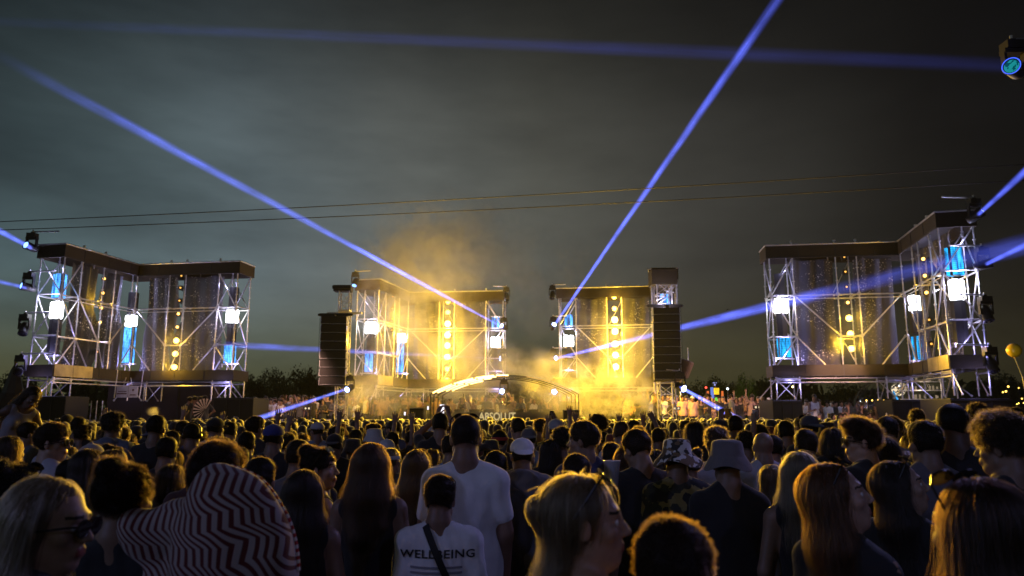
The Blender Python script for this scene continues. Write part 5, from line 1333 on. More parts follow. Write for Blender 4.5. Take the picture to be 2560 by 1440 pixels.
# second rows
H2 = [
 (75, 1057, 54, 'person with short dark hair left of the bearded man, face turned right', 20, 30, 'short', HB, 'tee', GRY, 0, ()),
 (208, 1068, 44, 'curly dark head right of the bearded man', 0, 10, 'curly', HD, 'tee', BLK, 0, ()),
 (284, 1040, 58, 'person with big curly hair and slate-blue hooded top', 0, 10, 'curly', HD, 'hood', (.12, .15, .22), 0, ()),
 (393, 1040, 62, 'broad man in a black T-shirt with short dark hair and warm-lit ears', 0, 3, 'short', HD, 'tee', BLK, 0, ()),
 (483, 1058, 58, 'man with headphones over close-cropped hair', 0, 5, 'buzz', HD, 'tee', (.07, .08, .16), 0, ('phones',)),
 (541, 1040, 54, 'person in a dark cap and light-blue T-shirt', 0, 12, 'buzz', HD, 'tee', LBL, 0, (('cap', BLK),)),
 (577, 1056, 46, 'dark-haired person right of the light-blue T-shirt', 0, 15, 'short', HD, 'tee', GRY, 0, ()),
 (640, 1042, 56, 'man with short hair turned half right behind the blue cap', 10, 25, 'short', HB, 'tee', DK, 0, ()),
 (687, 1056, 68, 'man in a blue cap and black T-shirt', 0, 10, 'buzz', HB, 'tee', BLK, 0, (('cap', (.03, .04, .22)),)),
 (748, 1102, 84, 'person with textured short hair and grey T-shirt behind the profile woman', 0, 5, 'short', (.04, .025, .012), 'tee', GRY, 0, ()),
 (720, 1084, 60, 'dark head with warm-lit top left of the profile woman', 0, 0, 'fade', (.05, .03, .015), 'tee', DK, 0, ()),
 (794, 1052, 44, 'person in a pale cap turned to the left', -20, -30, 'buzz', HB, 'tee', LBL, 0, (('cap', (.4, .42, .5)),)),
 (838, 1080, 56, 'dark cap behind the profile woman, in front of the small bucket hat', 0, 0, 'buzz', HD, 'tee', BLK, 0, (('capback', BLK),)),
 (884, 1094, 52, 'person in a dark bucket hat left of the long light-brown hair', 0, 0, 'buzz', HD, 'tee', BLK, 0, (('bucket', (.05, .05, .06)),)),
 (968, 1094, 54, 'person in a white cap above the light-brown hair', 0, 10, 'buzz', HB, 'tee', GRY, 0, (('cap', (.6, .6, .62)),)),
 (978, 1118, 62, 'person in a pale headband with a ponytail beside the long light-brown hair', 10, 20, 'pony', HBL, 'tee', GRY, 1, (('band', (.5, .5, .52)),)),
 (1075, 1074, 50, 'person in a dark cap with its peak to the right, left of the tall man', 0, 40, 'buzz', HD, 'tee', DK, 0, (('cap', BLK),)),
 (1030, 1062, 40, 'dark head with warm rim left of the dark cap', 0, 0, 'short', HB, 'tee', DK, 0, ()),
 (1128, 1088, 66, 'person in a pale T-shirt half hidden left of the tall man', 0, 0, 'short', HB, 'tee', LBL, 0, ()),
 (1228, 1100, 56, 'person in a dark curled-brim hat right of the tall man', 0, 0, 'buzz', HD, 'tee', BLK, 0, (('cowboy', (.03, .025, .02)),)),
 (1250, 1074, 56, 'person in a red head scarf right of the tall man', 0, 30, 'buzz', HD, 'tee', BLK, 0, (('band', (.35, .03, .02)),)),
 (1322, 1066, 54, 'grey-capped head behind the white backwards cap', 0, 0, 'buzz', HD, 'tee', LBL, 0, (('capback', (.12, .12, .13)),)),
 (1405, 1078, 62, 'person with long curly black hair left of the man turning his face', 0, 0, 'curly', HD, 'tee', BLK, 1, ()),
 (1375, 1098, 60, 'woman with dark wavy hair behind the white backwards cap', 0, 0, 'wavy', HD, 'tee', BLK, 1, ()),
 (1495, 1040, 44, 'person with a big round afro above the other heads, pale shirt', 0, 0, 'afro', HD, 'tee', (.4, .42, .5), 0, ()),
 (1552, 1052, 60, 'man with close-cropped light hair in a light-blue T-shirt', 0, 0, 'buzz', (.12, .08, .05), 'tee', (.35, .42, .55), 0, ()),
 (1562, 1110, 80, 'woman with long brown hair pulled over one shoulder, holding a cup', -10, -5, 'long', (.12, .05, .02), 'tank', DK, 1, ()),
 (1645, 1072, 50, 'dark head with sunglasses above the camouflage bucket hat', 0, 0, 'short', HB, 'tee', BLK, 0, ('shades',)),
 (1735, 1052, 58, 'rounded dark head behind the camouflage bucket hat', 0, 20, 'bob', HD, 'tee', BLK, 1, ()),
 (1790, 1078, 72, 'curly-haired head glowing yellow at the left side, behind the grey bucket hat', 0, 0, 'curly', (.10, .06, .03), 'tee', (.35, .36, .42), 0, ()),
 (1807, 1052, 46, 'dark head over the curly hair right of centre', 0, 0, 'short', HD, 'tee', BLK, 0, ()),
 (1905, 1078, 74, 'bald man with warm-lit ears in a pale T-shirt, right of the grey bucket hat', 0, -5, None, HD, 'tee', (.4, .4, .46), 0, ()),
 (1862, 1086, 54, 'dark curly head between the bucket hat and the bald man', 0, 0, 'curly', HD, 'tee', (.45, .45, .5), 0, ()),
 (2020, 1034, 62, 'man in a dark cap with sunglasses resting on it', 0, -10, 'buzz', HD, 'tee', BLK, 0, (('capback', (.05, .05, .07)), 'shades')),
 (2012, 1076, 78, 'person with textured brown hair above the straight blonde hair', 0, 0, 'short', (.06, .035, .018), 'tee', BLK, 0, ()),
 (2075, 1068, 66, 'dark head left of the quiffed man', 0, 0, 'bob', HD, 'tee', BLK, 1, ()),
 (2215, 1044, 72, 'dark short-haired head right of the quiffed man', 5, 15, 'short', HD, 'tee', BLK, 0, ()),
 (2205, 1090, 84, 'rounded dark head behind the dark-haired woman looking up', 0, 0, 'bob', HD, 'tee', BLK, 1, ()),
 (2440, 1018, 62, 'person with tousled hair right of the tall shaved man', 0, 0, 'curly', HB, 'tee', BLK, 0, ()),
 (2448, 1060, 82, 'man with dark beard below the tall shaved man', -10, -25, 'short', HD, 'tee', GRY, 0, ()),
 (2536, 1022, 66, 'dark head with sunglasses at the right edge', 0, 0, 'short', HD, 'tee', BLK, 0, ('shades',)),
 (1955, 1056, 48, 'dark rounded head left of the capped man', 0, 0, 'bob', HD, 'tee', BLK, 1, ()),
 (1930, 1090, 68, 'dark head with yellow rim above the bald man\'s shoulder', 0, 0, 'short', HD, 'tee', BLK, 0, ()),
 (2110, 1046, 46, 'dark head behind the quiff', 0, 0, 'short', HD, 'tee', BLK, 0, ()),
 (2290, 1030, 44, 'curly-haired head with goggles left of the tall shaved man', 0, 0, 'curly', HB, 'tee', BLK, 0, ('shades',)),
 (170, 1034, 34, 'small head in a dark cap above the bearded man', 0, 20, 'buzz', HD, 'tee', BLK, 0, (('cap', BLK),)),
 (600, 1120, 70, 'dark head between the curly flat-top and the short-haired head', 0, 0, 'short', HD, 'tee', BLK, 0, ()),
 (180, 1150, 84, 'dark head behind the blonde woman at the left', 0, 0, 'short', HD, 'tee', BLK, 0, ()),
 (420, 1095, 70, 'dark head above the bun, behind the curly flat-top', 0, 0, 'short', HD, 'tee', BLK, 0, ()),
 (1240, 1130, 80, 'dark-clothed person right of the tall man\'s shoulder', 0, 0, 'short', HD, 'hood', DK, 0, ())]
for (x, yt, hp_, lb, fc, hfc, hr, hcol, tp, tcol, fm, ac) in H2:
    hero(x, yt, hp_, lb, fc, hfc, 0, fem=bool(fm), hair=hr, hc=hcol, top=tp, tc_=tcol, acc=ac, skin=(.40, .25, .17), extra=.02 if any(isinstance(a, tuple) and a[0] in ('cap', 'capback', 'bucket', 'cowboy') for a in ac) else (.03 if hr == 'afro' else 0))

# striped shirt, camouflage cloth
def m_stripe():
    m_, t = newmat('wavy_striped_knit'); tc = t.add('ShaderNodeTexCoord').outputs['Object']
    sx = t.add('ShaderNodeSeparateXYZ', ins={0: tc}); n = t.noise(tc, 3.2, 1)
    u = t.math('ADD', t.math('MULTIPLY', sx.outputs[0], 1.0), t.math('MULTIPLY', n, .20))
    zig = t.math('MULTIPLY', t.math('PINGPONG', t.math('ADD', t.math('MULTIPLY', sx.outputs[2], 1.0), t.math('MULTIPLY', n, .15)), .055), .55)
    v = t.math('ADD', t.math('ADD', u, zig), t.math('MULTIPLY', sx.outputs[2], .55))
    f = t.maprange(t.math('PINGPONG', v, .0135), .0048, .0075)
    c_ = t.mix(f, (.10, .008, .006), (.40, .34, .31))
    b = t.add('ShaderNodeBsdfPrincipled', ins={'Base Color': c_, 'Roughness': .9, 'Sheen Weight': .3})
    bn = t.add('ShaderNodeBump', ins={'Strength': .5, 'Distance': .004, 'Height': f}); t.l.new(bn.outputs[0], b.inputs['Normal'])
    t.add('ShaderNodeOutputMaterial', ins={0: b.outputs[0]}); return m_
def m_camo(sc_=9, cols=((.03, .035, .03), (.55, .52, .45), (.12, .10, .05))):
    m_, t = newmat('camouflage_print'); tc = t.add('ShaderNodeTexCoord').outputs['Object']
    n = t.noise(tc, sc_, 2, .4); n2 = t.noise(t.add('ShaderNodeMapping', ins={'Vector': tc, 'Location': (3, 1, 2)}).outputs[0], sc_ * .9, 2, .4)
    c_ = t.mix(t.maprange(n, .50, .52), cols[0], cols[1]); c_ = t.mix(t.maprange(n2, .54, .56), c_, cols[2])
    b = t.add('ShaderNodeBsdfPrincipled', ins={'Base Color': c_, 'Roughness': .85}); t.add('ShaderNodeOutputMaterial', ins={0: b.outputs[0]}); return m_
def own_mat(o, child, mat):
    for ch in o.children:
        if ch.name.split('.')[0] == child: ch.data = ch.data.copy(); ch.data.materials.clear(); ch.data.materials.append(mat); return ch
st = own_mat(STR, 'loose_shirt', m_stripe())
for o in list(COL.objects):
    if o.get('label', '').startswith('man in a camouflage bucket'):
        own_mat(o, 'bucket_hat', m_camo(22, ((.04, .035, .03), (.7, .68, .66), (.20, .13, .07)))); own_mat(o, 'jacket', m_camo(13, ((.03, .03, .035), (.30, .25, .10), (.05, .055, .045))))
# trim of the striped shirt's hem: short red and white turns of yarn along the edge
bpy.context.view_layer.update()
Wi = STR.matrix_world.inverted(); tp = [(575, 1171), (605, 1176), (640, 1191), (672, 1214), (702, 1244), (730, 1278), (752, 1316), (765, 1356), (766, 1396), (750, 1436)]
pw = [Wi @ atY(a, b_, 2.52) for a, b_ in tp]; fine_ = [pw[i].lerp(pw[i + 1], j / 4) for i in range(len(pw) - 1) for j in range(4)]
shirt_ = [c_ for c_ in STR.children if c_.name.startswith('loose_shirt')][0]
from mathutils.bvhtree import BVHTree
tb = BVHTree.FromPolygons([v.co.copy() for v in shirt_.data.vertices], [tuple(p_.vertices) for p_ in shirt_.data.polygons])
snap = [tb.find_nearest(p_)[0] for p_ in fine_]
for nm_, par, mt in (('white_trim', 0, pmat('cream_yarn', (.75, .68, .60), .8)), ('red_trim', 1, pmat('red_yarn', (.40, .02, .015), .8))):
    mb = MB()
    for i_ in range(len(snap) - 1):
        if i_ % 2 == par: mb.tube(snap[i_], snap[i_ + 1], .0085, n=7)
    mb.build(nm_, mt, STR)

# shirt print and strap
def stick(parent, child, pts_uvz, fn): pass
from mathutils.bvhtree import BVHTree
def drape_text(parent, body, size, ctr, off=.004, mat=None, sx_=1.0, name='shirt_print', font_off=.0):
    cu = bpy.data.curves.new('tmp', 'FONT'); cu.body = body; cu.size = size; cu.align_x = 'CENTER'; cu.space_character = 1.08; cu.offset = font_off; cu.resolution_u = 3
    to = bpy.data.objects.new('tmp', cu); COL.objects.link(to); dg = bpy.context.evaluated_depsgraph_get(); me = bpy.data.meshes.new_from_object(to.evaluated_get(dg)); bpy.data.objects.remove(to)
    bm = bmesh.new(); bm.from_mesh(me); bmesh.ops.subdivide_edges(bm, edges=bm.edges[:], cuts=2); bm.to_mesh(me); bm.free()
    shirt = [c_ for c_ in parent.children if c_.name.startswith('t_shirt')][0]
    tree_ = BVHTree.FromPolygons([v.co.copy() for v in shirt.data.vertices], [tuple(p.vertices) for p in shirt.data.polygons])
    for v in me.vertices:
        x = v.co.x * sx_ + ctr[0]; z = v.co.y + ctr[1]
        hit = tree_.ray_cast(Vector((x, -1, z)), Vector((0, 1, 0)))
        v.co = Vector((x, (hit[0].y if hit[0] else -.13) - off, z))
    me.materials.clear(); me.materials.append(mat); return link(name, me, None, parent), tree_
M_INK = pmat('black_ink', (.015, .015, .018), .7)
d_, tr_ = drape_text(WB, 'WELLBEING', .060, (0, 1.335), .006, M_INK, 1.22, font_off=.0012)
rg = random.Random(2)
for k in range(8):
    drape_text(WB, ''.join(rg.choice('mnoeu sv') for _ in range(26)), .021, (-.01, 1.285 - k * .030), .006, pmat('grey_ink', (.28, .28, .33), .8), 1.0) if False else None
mb = MB()
for k in range(8):
    z = 1.285 - k * .028; x0 = -.150; x1 = .09 + rg.uniform(-.03, .05)
    pts = [x0 + (x1 - x0) * i / 12 for i in range(13)]; ys = []
    for x in pts:
        h = tr_.ray_cast(Vector((x, -1, z)), Vector((0, 1, 0))); ys.append((h[0].y if h[0] else -.13) - .006)
    mb.add([(x, y, z - .006) for x, y in zip(pts, ys)] + [(x, y, z + .006) for x, y in zip(pts, ys)], [(i, i + 1, 14 + i, 13 + i) for i in range(12)])
mb.build('printed_line', pmat('grey_ink', (.24, .24, .28), .8), WB)
mb = MB(); L_, R_ = [], []
for i in range(25):
    u = i / 24; x = -.075 + .28 * u; z = 1.50 - .60 * u; h = tr_.ray_cast(Vector((x, -1, z)), Vector((0, 1, 0))); y = (h[0].y if h[0] else -.10) - .012
    L_.append((x - .014, y, z - .010)); R_.append((x + .018, y, z + .012))
mb.add(L_ + R_, [(i, i + 1, 26 + i, 25 + i) for i in range(24)]); o = mb.build('shoulder_strap', M_CABLE, WB); o.modifiers.new('s', 'SOLIDIFY').thickness = .005
# hem band with bright stitching on the striped sleeve lies in the cloth itself

# things in hands -------------------------------------------------
def hand_world(o, x, pose, ahead=.10):
    el, wr, hd, hu, cu = ARMS[pose]; d = mir(hd, x); d = d / np.linalg.norm(d); u_ = mir(hu, x); u_ = u_ - d * (u_ @ d); u_ /= np.linalg.norm(u_)
    p = Vector(mir(wr, x) + d * ahead - u_ * .035); return Matrix.LocRotScale(o.location, o.rotation_euler, o.scale) @ p
def phone(loc, rz, label, lit=True, group='phones held up in the crowd', sc__=.8):
    e = empty('phone', loc, rz, label, 'phone', group); e.scale = (sc__,) * 3; mb = MB(); mb.box((0, .004, 0), (.075, .008, .155)); o = mb.build('case', M_FRAME, e)
    mb = MB(); mb.box((0, -.002, 0), (.068, .003, .145)); mb.build('screen', emat('lit_screen', (.9, .85, 1.0), 1.6) if lit else M_LENS, e)
def cup(loc, label, mat=None, s=1.0):
    e = empty('plastic_cup', loc, 0, label, 'cup', 'plastic cups'); e.scale = (s,) * 3
    mb = MB(); mb.lathe([(.001, -.06), (.028, -.06), (.040, .055), (.043, .058), (.038, .055), (.027, -.055), (.001, -.055)], 20); mb.build('cup_wall', mat or pmat('pale_plastic', (.6, .6, .66), .3), e, True)
M_BEER = pmat('beer_cup', (.7, .38, .06), .3)
for o in list(COL.objects):
    lb = o.get('label', '')
    if lb.startswith('dark-haired woman looking up right'): cup(tuple(hand_world(o, 1, 'cup')), 'pale plastic cup in the hand of the dark-haired woman looking up', s=o.scale[0])
p = atY(1530, 1182, 4.6); cup(tuple(p), 'white plastic cup between the blonde profile woman and the long-haired woman', s=1.25)

# people with raised arms in the rows behind: (x, y of the hand top, Y, pose pair, hair, skin brightness)
RA = [(718, 1022, 7.6, ('down', 'upout'), 'short', 'arm raised with a flat hand below the blue beam'), (690, 1020, 9.8, ('down', 'up'), 'short', 'thin raised arm right of the blue cap'),
 (845, 1018, 9.4, ('up', 'down'), 'short', 'dark raised hand with spread fingers left of the smoke'), (890, 1017, 9.6, ('down', 'up'), 'curly', 'raised forearm with a bent hand by the smoke'),
 (985, 1026, 10.2, ('up', 'down'), 'short', 'raised open hand left of the lifted phone'), (1028, 1028, 10.0, ('down', 'up'), 'short', 'second raised open hand left of the lifted phone'),
 (1085, 1008, 8.6, ('phone', 'phone'), 'short', 'two arms lifting a glowing phone left of the tall man'), (1372, 1033, 9.6, ('up', 'down'), 'short', 'raised pointing hand right of the letters'),
 (1393, 1032, 10.1, ('down', 'phone'), 'bob', 'arm holding a small dark phone right of the letters'), (1425, 1012, 10.8, ('down', 'up'), 'short', 'pale raised arm in front of the floor speaker'),
 (1440, 1026, 9.9, ('up', 'down'), 'curly', 'dark raised hand touching the floor speaker'), (1550, 1030, 10.4, ('down', 'up'), 'short', 'small raised fist under the bright smoke'),
 (1610, 1026, 10.5, ('up', 'down'), 'long', 'bare raised forearm right of the bright smoke'), (1640, 1030, 10.2, ('down', 'wave'), 'short', 'raised arm with a wristband near the right barriers'),
 (1850, 1026, 8.8, ('down', 'cupup'), 'cap', 'arm lifting an amber cup before the right barriers'), (1905, 1030, 8.4, ('cupup', 'down'), 'short', 'bare arm lifting a pale cup by the black box'),
 (1820, 1022, 9.0, ('phone', 'down'), 'short', 'dark arm raised near the end of the short blue beam'), (258, 1022, 10.3, ('down', 'wave'), 'short', 'thin raised arm under the left scaffold tower'),
 (452, 1012, 10.6, ('up', 'down'), 'short', 'raised arm in front of the group on the board wall'), (550, 1026, 10.6, ('down', 'up'), 'bob', 'bare raised hand by the right leg box of the left tower'),
 (1975, 1042, 10.8, ('down', 'up'), 'short', 'small raised hand by the right black box'), (2236, 1040, 10.8, ('up', 'down'), 'short', 'raised hand right of the white-shirted guest')]
for i, (x, yh, Y, arms, hr, lb) in enumerate(RA):
    up = arms[0] if arms[0] != 'down' else arms[1]; side_ = -1 if arms[0] != 'down' else 1
    el, wr, hd, hu, cu = ARMS[up]; ztop = wr[2] + (.17 if up in ('up', 'upout') else .12)
    zt = atY(x, yh, Y).z; s = min(1.08, max(.86, zt / ztop)); Xh = atY(x, yh, Y).x - side_ * wr[0] * s
    fem = hr in ('bob', 'long')
    o = person(Xh, Y, s, 0, 'dancer with ' + lb, 'dancers with raised arms', fem, arms=arms, hair='buzz' if hr == 'cap' else hr, hc=HD, tc_=BLK, skin=(.35, .22, .15) if i % 3 else (.5, .3, .2), acc=(('cap', BLK),) if hr == 'cap' else ())
    HEROES.append((Xh, Y, proj((Xh, Y, 1.75 * s))[0], proj((Xh, Y, 1.75 * s))[1], .25 * F / Y))
    if 'glowing phone' in lb: phone(tuple(hand_world(o, -1, 'phone', .1)), .2, 'phone with a bright screen lifted by two arms left of the tall man')
    if 'small dark phone' in lb: phone(tuple(hand_world(o, 1, 'phone', .1)), 0, 'small phone held up right of the letters', False)
    if 'amber cup' in lb: cup(tuple(hand_world(o, 1, 'cupup', .1)), 'amber plastic cup lifted before the right barriers', M_BEER)
    if 'pale cup' in lb: cup(tuple(hand_world(o, -1, 'cupup', .1)), 'pale plastic cup lifted by a bare arm beside the black box')
for (x, y, Y, lb) in ((1070, 1020, 11, 'tiny white phone light beside the lifted phone'), (1012, 1034, 11, 'small lit phone light between the raised hands'), (1034, 1044, 11, 'white phone light low in the crowd left of the tall man')):
    q = atY(x, y, Y); phone(tuple(q), 0, lb, sc__=.34)
# woman on shoulders at the far left
X, Y = atY(88, 1000, 9.0).x, 9.0
zt = atY(88, 962, 9.0).z
ow = person(X - .12, Y, 1.0, R(-128), 'woman in a white crop top sitting high above the crowd, leaning right, far left', None, True, hy=R(10), hp=R(-25), arms=('hip', 'hip'), hair='straight', hc=(.05, .025, .012), top='tank', tc_=(.3, .3, .34), skin=(.3, .2, .15), z=zt - 1.73, hero=1)
ow.rotation_euler = Euler((0, R(18), 0)).to_matrix().to_4x4().to_euler() if False else (Matrix.Rotation(R(20), 3, 'Y') @ Matrix.Rotation(R(-128), 3, 'Z')).to_euler(); ow.location = (X - .62, Y, zt - 1.65)
person(X - .2, Y + .18, 1.0, 0, 'dark-shirted person carrying the woman in the white crop top', None, hair='short', hc=HD, tc_=BLK)
HEROES.append((X - .15, Y, 88, 1040, 50))

# random fill of the rows in between ------------------------------
def clash(X, Y, rad):
    return any((X - h[0]) ** 2 + ((Y - h[1]) * .8) ** 2 < rad * rad for h in HEROES)
fill = []
rs = random.Random(77); tries = 0
STY = [('short', 0), ('fade', 0), ('curly', 0), ('buzz', 0), ('bob', 1), ('long', 1), ('straight', 1), ('bun', 1), ('pony', 1), ('cap', 0), ('capback', 0), ('bucket', 0), ('short', 0), ('quiff', 0), ('short', 0)]
while len(fill) < 130 and tries < 30000:
    tries += 1
    Y = 4.3 + (rs.random() ** .8) * 7.2; X = rs.uniform(-1, 1) * (Y * .70 + .1)
    if clash(X, Y, .47): continue
    st_, fm = rs.choice(STY); zt = (rs.uniform(1.54, 1.70) if fm else rs.uniform(1.64, 1.84))
    if Y < 6: zt = min(zt, 1.68)
    px, py = proj((X, Y, zt)); hw = .25 * F / Y
    bad = False
    for h in HEROES[:86]:
        if h[1] > Y + .15 and abs(px - h[2]) < hw * .55 + h[4] * .30 and py < h[3] + h[4] * .9: bad = True; break
    if bad: continue
    HEROES.append((X, Y, px, py, hw)); fill.append((X, Y, zt, st_, fm, px, py))
landm = [(0, 'the left edge'), (100, 'the woman in the white crop top'), (180, 'the bearded man in sunglasses'), (290, 'the slate-blue hooded top'), (393, 'the broad man in black'), (541, 'the dark cap in light blue'), (687, 'the blue cap'),
 (806, 'the dark-haired profile woman'), (930, 'the long light-brown hair'), (1085, 'the lifted glowing phone'), (1165, 'the tall white-shirted man'), (1305, 'the white backwards cap'), (1458, 'the brown-haired turning man'),
 (1552, 'the light-blue shirt'), (1700, 'the camouflage bucket hat'), (1815, 'the grey bucket hat'), (1905, 'the bald man'), (2020, 'the cap with sunglasses on it'), (2150, 'the quiffed man'), (2308, 'the man in the grey shirt'), (2378, 'the tall shaved man'), (2500, 'the curly head at the right edge')]
styn = {'short': 'short dark hair', 'fade': 'flat-topped hair', 'curly': 'curly dark hair', 'buzz': 'close-cropped head', 'bob': 'bobbed dark hair', 'long': 'long loose hair', 'straight': 'long straight hair', 'bun': 'hair in a small bun',
        'pony': 'ponytail', 'cap': 'head in a peaked cap', 'capback': 'head in a backwards cap', 'bucket': 'head in a bucket hat', 'quiff': 'swept-up hair'}
seen = {}
capc = [BLK, (.35, .35, .38), (.03, .04, .12), (.15, .03, .02), (.5, .5, .52)]; capn = ['black', 'grey', 'navy', 'dark red', 'white']
shc = [BLK, BLK, BLK, DK, GRY, (.40, .42, .48), (.09, .12, .2), (.06, .02, .02)]; shn = ['black', 'black', 'black', 'charcoal', 'grey', 'pale', 'blue-grey', 'maroon']
depth_w = lambda Y: 'near row' if Y < 6 else 'middle rows' if Y < 8 else 'back rows' if Y < 9.8 else 'far rows'
for k, (X, Y, zt, st_, fm, px, py) in enumerate(sorted(fill, key=lambda f: f[1])):
    lm = min(landm, key=lambda l: abs(l[0] - px)); ci = rs.randrange(5); si = rs.randrange(8)
    nm = styn[st_]
    if 'cap' in st_ or st_ == 'bucket': nm = capn[ci] + ' ' + nm.replace('head in a ', '')
    dx = px - lm[0]; rel = 'behind' if abs(dx) < 25 else ('right of ' if dx > 0 else 'left of ')
    lb = f'{nm}, {shn[si]} top, {depth_w(Y)}, {rel.strip()} {lm[1]}'.replace('the woman in the white crop top', 'the white crop top')
    n_ = seen.get(lb, 0); seen[lb] = n_ + 1
    if n_:
        ax_ = min((h for h in landm if h[0] != lm[0]), key=lambda l: abs(l[0] - px)); lb = f'{nm}, {shn[si]} top, {depth_w(Y)}, between {lm[1]} and {ax_[1]}'
        lb = lb.replace('right of the afro', '') if False else lb
        lb = ' '.join(lb.split()[:16]) if len(lb.split()) > 16 else lb
    hr = 'buzz' if ('cap' in st_ or st_ == 'bucket') else st_
    acc = ((st_, capc[ci]),) if ('cap' in st_ or st_ == 'bucket') else (('shades',) if rs.random() < .12 else ())
    hcol = rs.choice([HD, HD, HB, HB, (.06, .035, .02), (.12, .07, .035), HBL if fm else HB])
    hfc = rs.choice([0, 0, 15, -15, 30, -30, 45, -45])
    person(X, Y, zt / 1.757, R(rs.uniform(-14, 14)), lb, 'dancers filling the rows of the crowd', bool(fm), hy=R(hfc), hair=hr, hc=hcol, tc_=shc[si], top='tee' if rs.random() < .8 else 'hood', acc=acc, skin=rs.choice([(.42, .26, .18), (.36, .22, .15), (.25, .14, .09), (.48, .31, .22)]), seed=k)

# guests behind the barriers, lit warm -----------------------------
PK = (1.0, .56, .46)
for (x, y, z, ax, ay, P) in ((-9.0, 28.5, 5.0, -8.6, 33.5, 750), (8.0, 26.5, 4.6, 8.6, 32, 1200), (12.4, 26.5, 4.6, 12.6, 31, 750)):
    lamp('SPOT', (x, y, z), P, PK, .2, (ax, ay, 1.9), R(60), .7)
vip = []
def guest(x, yt, Y, z0, face, label, **kw):
    top_ = atY(x, yt, Y); s = (top_.z - z0) / 1.757; s = min(1.12, max(.8, s))
    kw.setdefault('hair', rs.choice(['short', 'short', 'curly', 'bob', 'long', 'buzz'])); fm = kw.pop('fem', kw['hair'] in ('bob', 'long', 'straight', 'pony'))
    kw.setdefault('hc', rs.choice([HD, HB, (.08, .045, .02)])); kw.setdefault('tc_', rs.choice([BLK, BLK, WHT, GRY, (.3, .18, .18), DK, (.05, .07, .12)]))
    kw.setdefault('top', rs.choice(['tee', 'tee', 'tank'])); kw.setdefault('skin', rs.choice([(.5, .32, .24), (.45, .28, .2), (.35, .2, .14)]))
    person(top_.x, Y, s, -R(face), label, kw.pop('group', 'guests on the raised decks'), fm, z=z0, **kw)
colour_n = {BLK: 'black', WHT: 'white', GRY: 'grey', DK: 'charcoal', (.3, .18, .18): 'pink', (.05, .07, .12): 'dark blue'}
def guests_row(x0, x1, n, yt, Y, z0, where, face0=180, arms_p=.15):
    for k in range(n):
        x = x0 + (x1 - x0) * (k + .5) / n + rs.uniform(-4, 4); tcx = rs.choice(list(colour_n)); hr = rs.choice(['short', 'short', 'curly', 'bob', 'long', 'buzz'])
        am = rs.choice([('up', 'down'), ('wave', 'wave'), ('down', 'up')]) if rs.random() < arms_p else rs.choice([('down', 'down'), ('bent', 'bent'), ('down', 'cup')])
        guest(x, yt + rs.uniform(-4, 5), Y + rs.uniform(-.3, .3), z0, face0 + rs.uniform(-50, 50), f'guest in {colour_n[tcx]}, {["first","second","third","fourth","fifth","sixth","seventh","eighth","ninth","tenth","eleventh","twelfth","thirteenth","fourteenth"][k]} from left, {where}', tc_=tcx, hair=hr, arms=am)
guests_row(642, 790, 9, 996, 34.0, 1.0, 'left deck, front row')
guests_row(650, 800, 4, 990, 35.6, 1.0, 'left deck, back row')
guests_row(800, 900, 5, 998, 34.4, 1.0, 'beside the left line array')
guests_row(940, 1090, 4, 990, 34.4, 1.0, 'in the smoke left of the booth')
guests_row(1110, 1230, 4, 992, 34.6, 1.0, 'under the left half of the canopy')
guests_row(1290, 1400, 4, 994, 34.6, 1.0, 'under the right half of the canopy')
guests_row(1585, 1680, 6, 984, 32.6, 1.0, 'beside the right line array')
guests_row(2012, 2200, 9, 998, 32.0, .8, 'at the back under the right scaffold tower')
guests_row(2070, 2190, 7, 1014, 29.5, .0, 'standing low under the right scaffold tower', 180, .1)
for (x, yt, tcx, hr, face, am, lb) in (
 (1706, 988, (.5, .3, .26), 'short', 180, ('down', 'down'), 'bare-chested guest first right of the speaker array'), (1731, 990, (.5, .3, .26), 'cap', 180, ('down', 'down'), 'guest in a pale cap and pink top at the barrier'),
 (1769, 986, BLK, 'curly', 190, ('down', 'bent'), 'curly-haired guest in black below the lit totem'), (1798, 990, BLK, 'short', 175, ('down', 'down'), 'dark-haired guest in a black T-shirt right of the totem'),
 (1786, 1004, (.4, .25, .2), 'long', 150, ('bent', 'down'), 'long-haired woman bending forward under the totem'), (1828, 986, (.10, .11, .10), 'short', 100, ('down', 'down'), 'man in a grey-green T-shirt facing right'),
 (1840, 996, BLK, 'long', 180, ('wave', 'down'), 'woman in a black top with an arm over her head'), (1850, 992, BLK, 'long', 200, ('wave', 'up'), 'dark-haired woman dancing with both arms curved overhead'),
 (1878, 988, (.4, .26, .2), 'short', 180, ('down', 'up'), 'guest with one fist raised high at the barrier'), (1888, 1000, BLK, 'bob', 170, ('face', 'down'), 'woman in pale trousers touching her face'),
 (1908, 996, WHT, 'short', 190, ('down', 'down'), 'guest in white at the end of the barriers'), (1922, 994, GRY, 'cap', 180, ('down', 'bent'), 'capped guest beside the right black box'), (1752, 996, BLK, 'bob', 170, ('bent', 'down'), 'guest in black between pink top and curly hair')):
    guest(x, yt, 32.2, 1.0, face, lb, tc_=tcx, hair='buzz' if hr == 'cap' else hr, arms=am, acc=(('cap', (.6, .6, .6)),) if hr == 'cap' else (), top='tee' if tcx != BLK or hr == 'short' else 'tank', fem=hr in ('long', 'bob'))
guest(2219, 999, 28.5, .0, 200, 'man in a white T-shirt and white hat with his arm stretched up left', tc_=WHT, hair='buzz', arms=('down', 'upout'), acc=(('bucket', (.7, .7, .7)),), skin=(.3, .17, .11), group='guests under the right tower')
guest(2035, 986, 30.8, .8, 185, 'man in a white T-shirt and cap leaning on the barrier', tc_=WHT, hair='buzz', arms=('bent', 'bent'), acc=(('cap', BLK),), group='guests under the right tower')
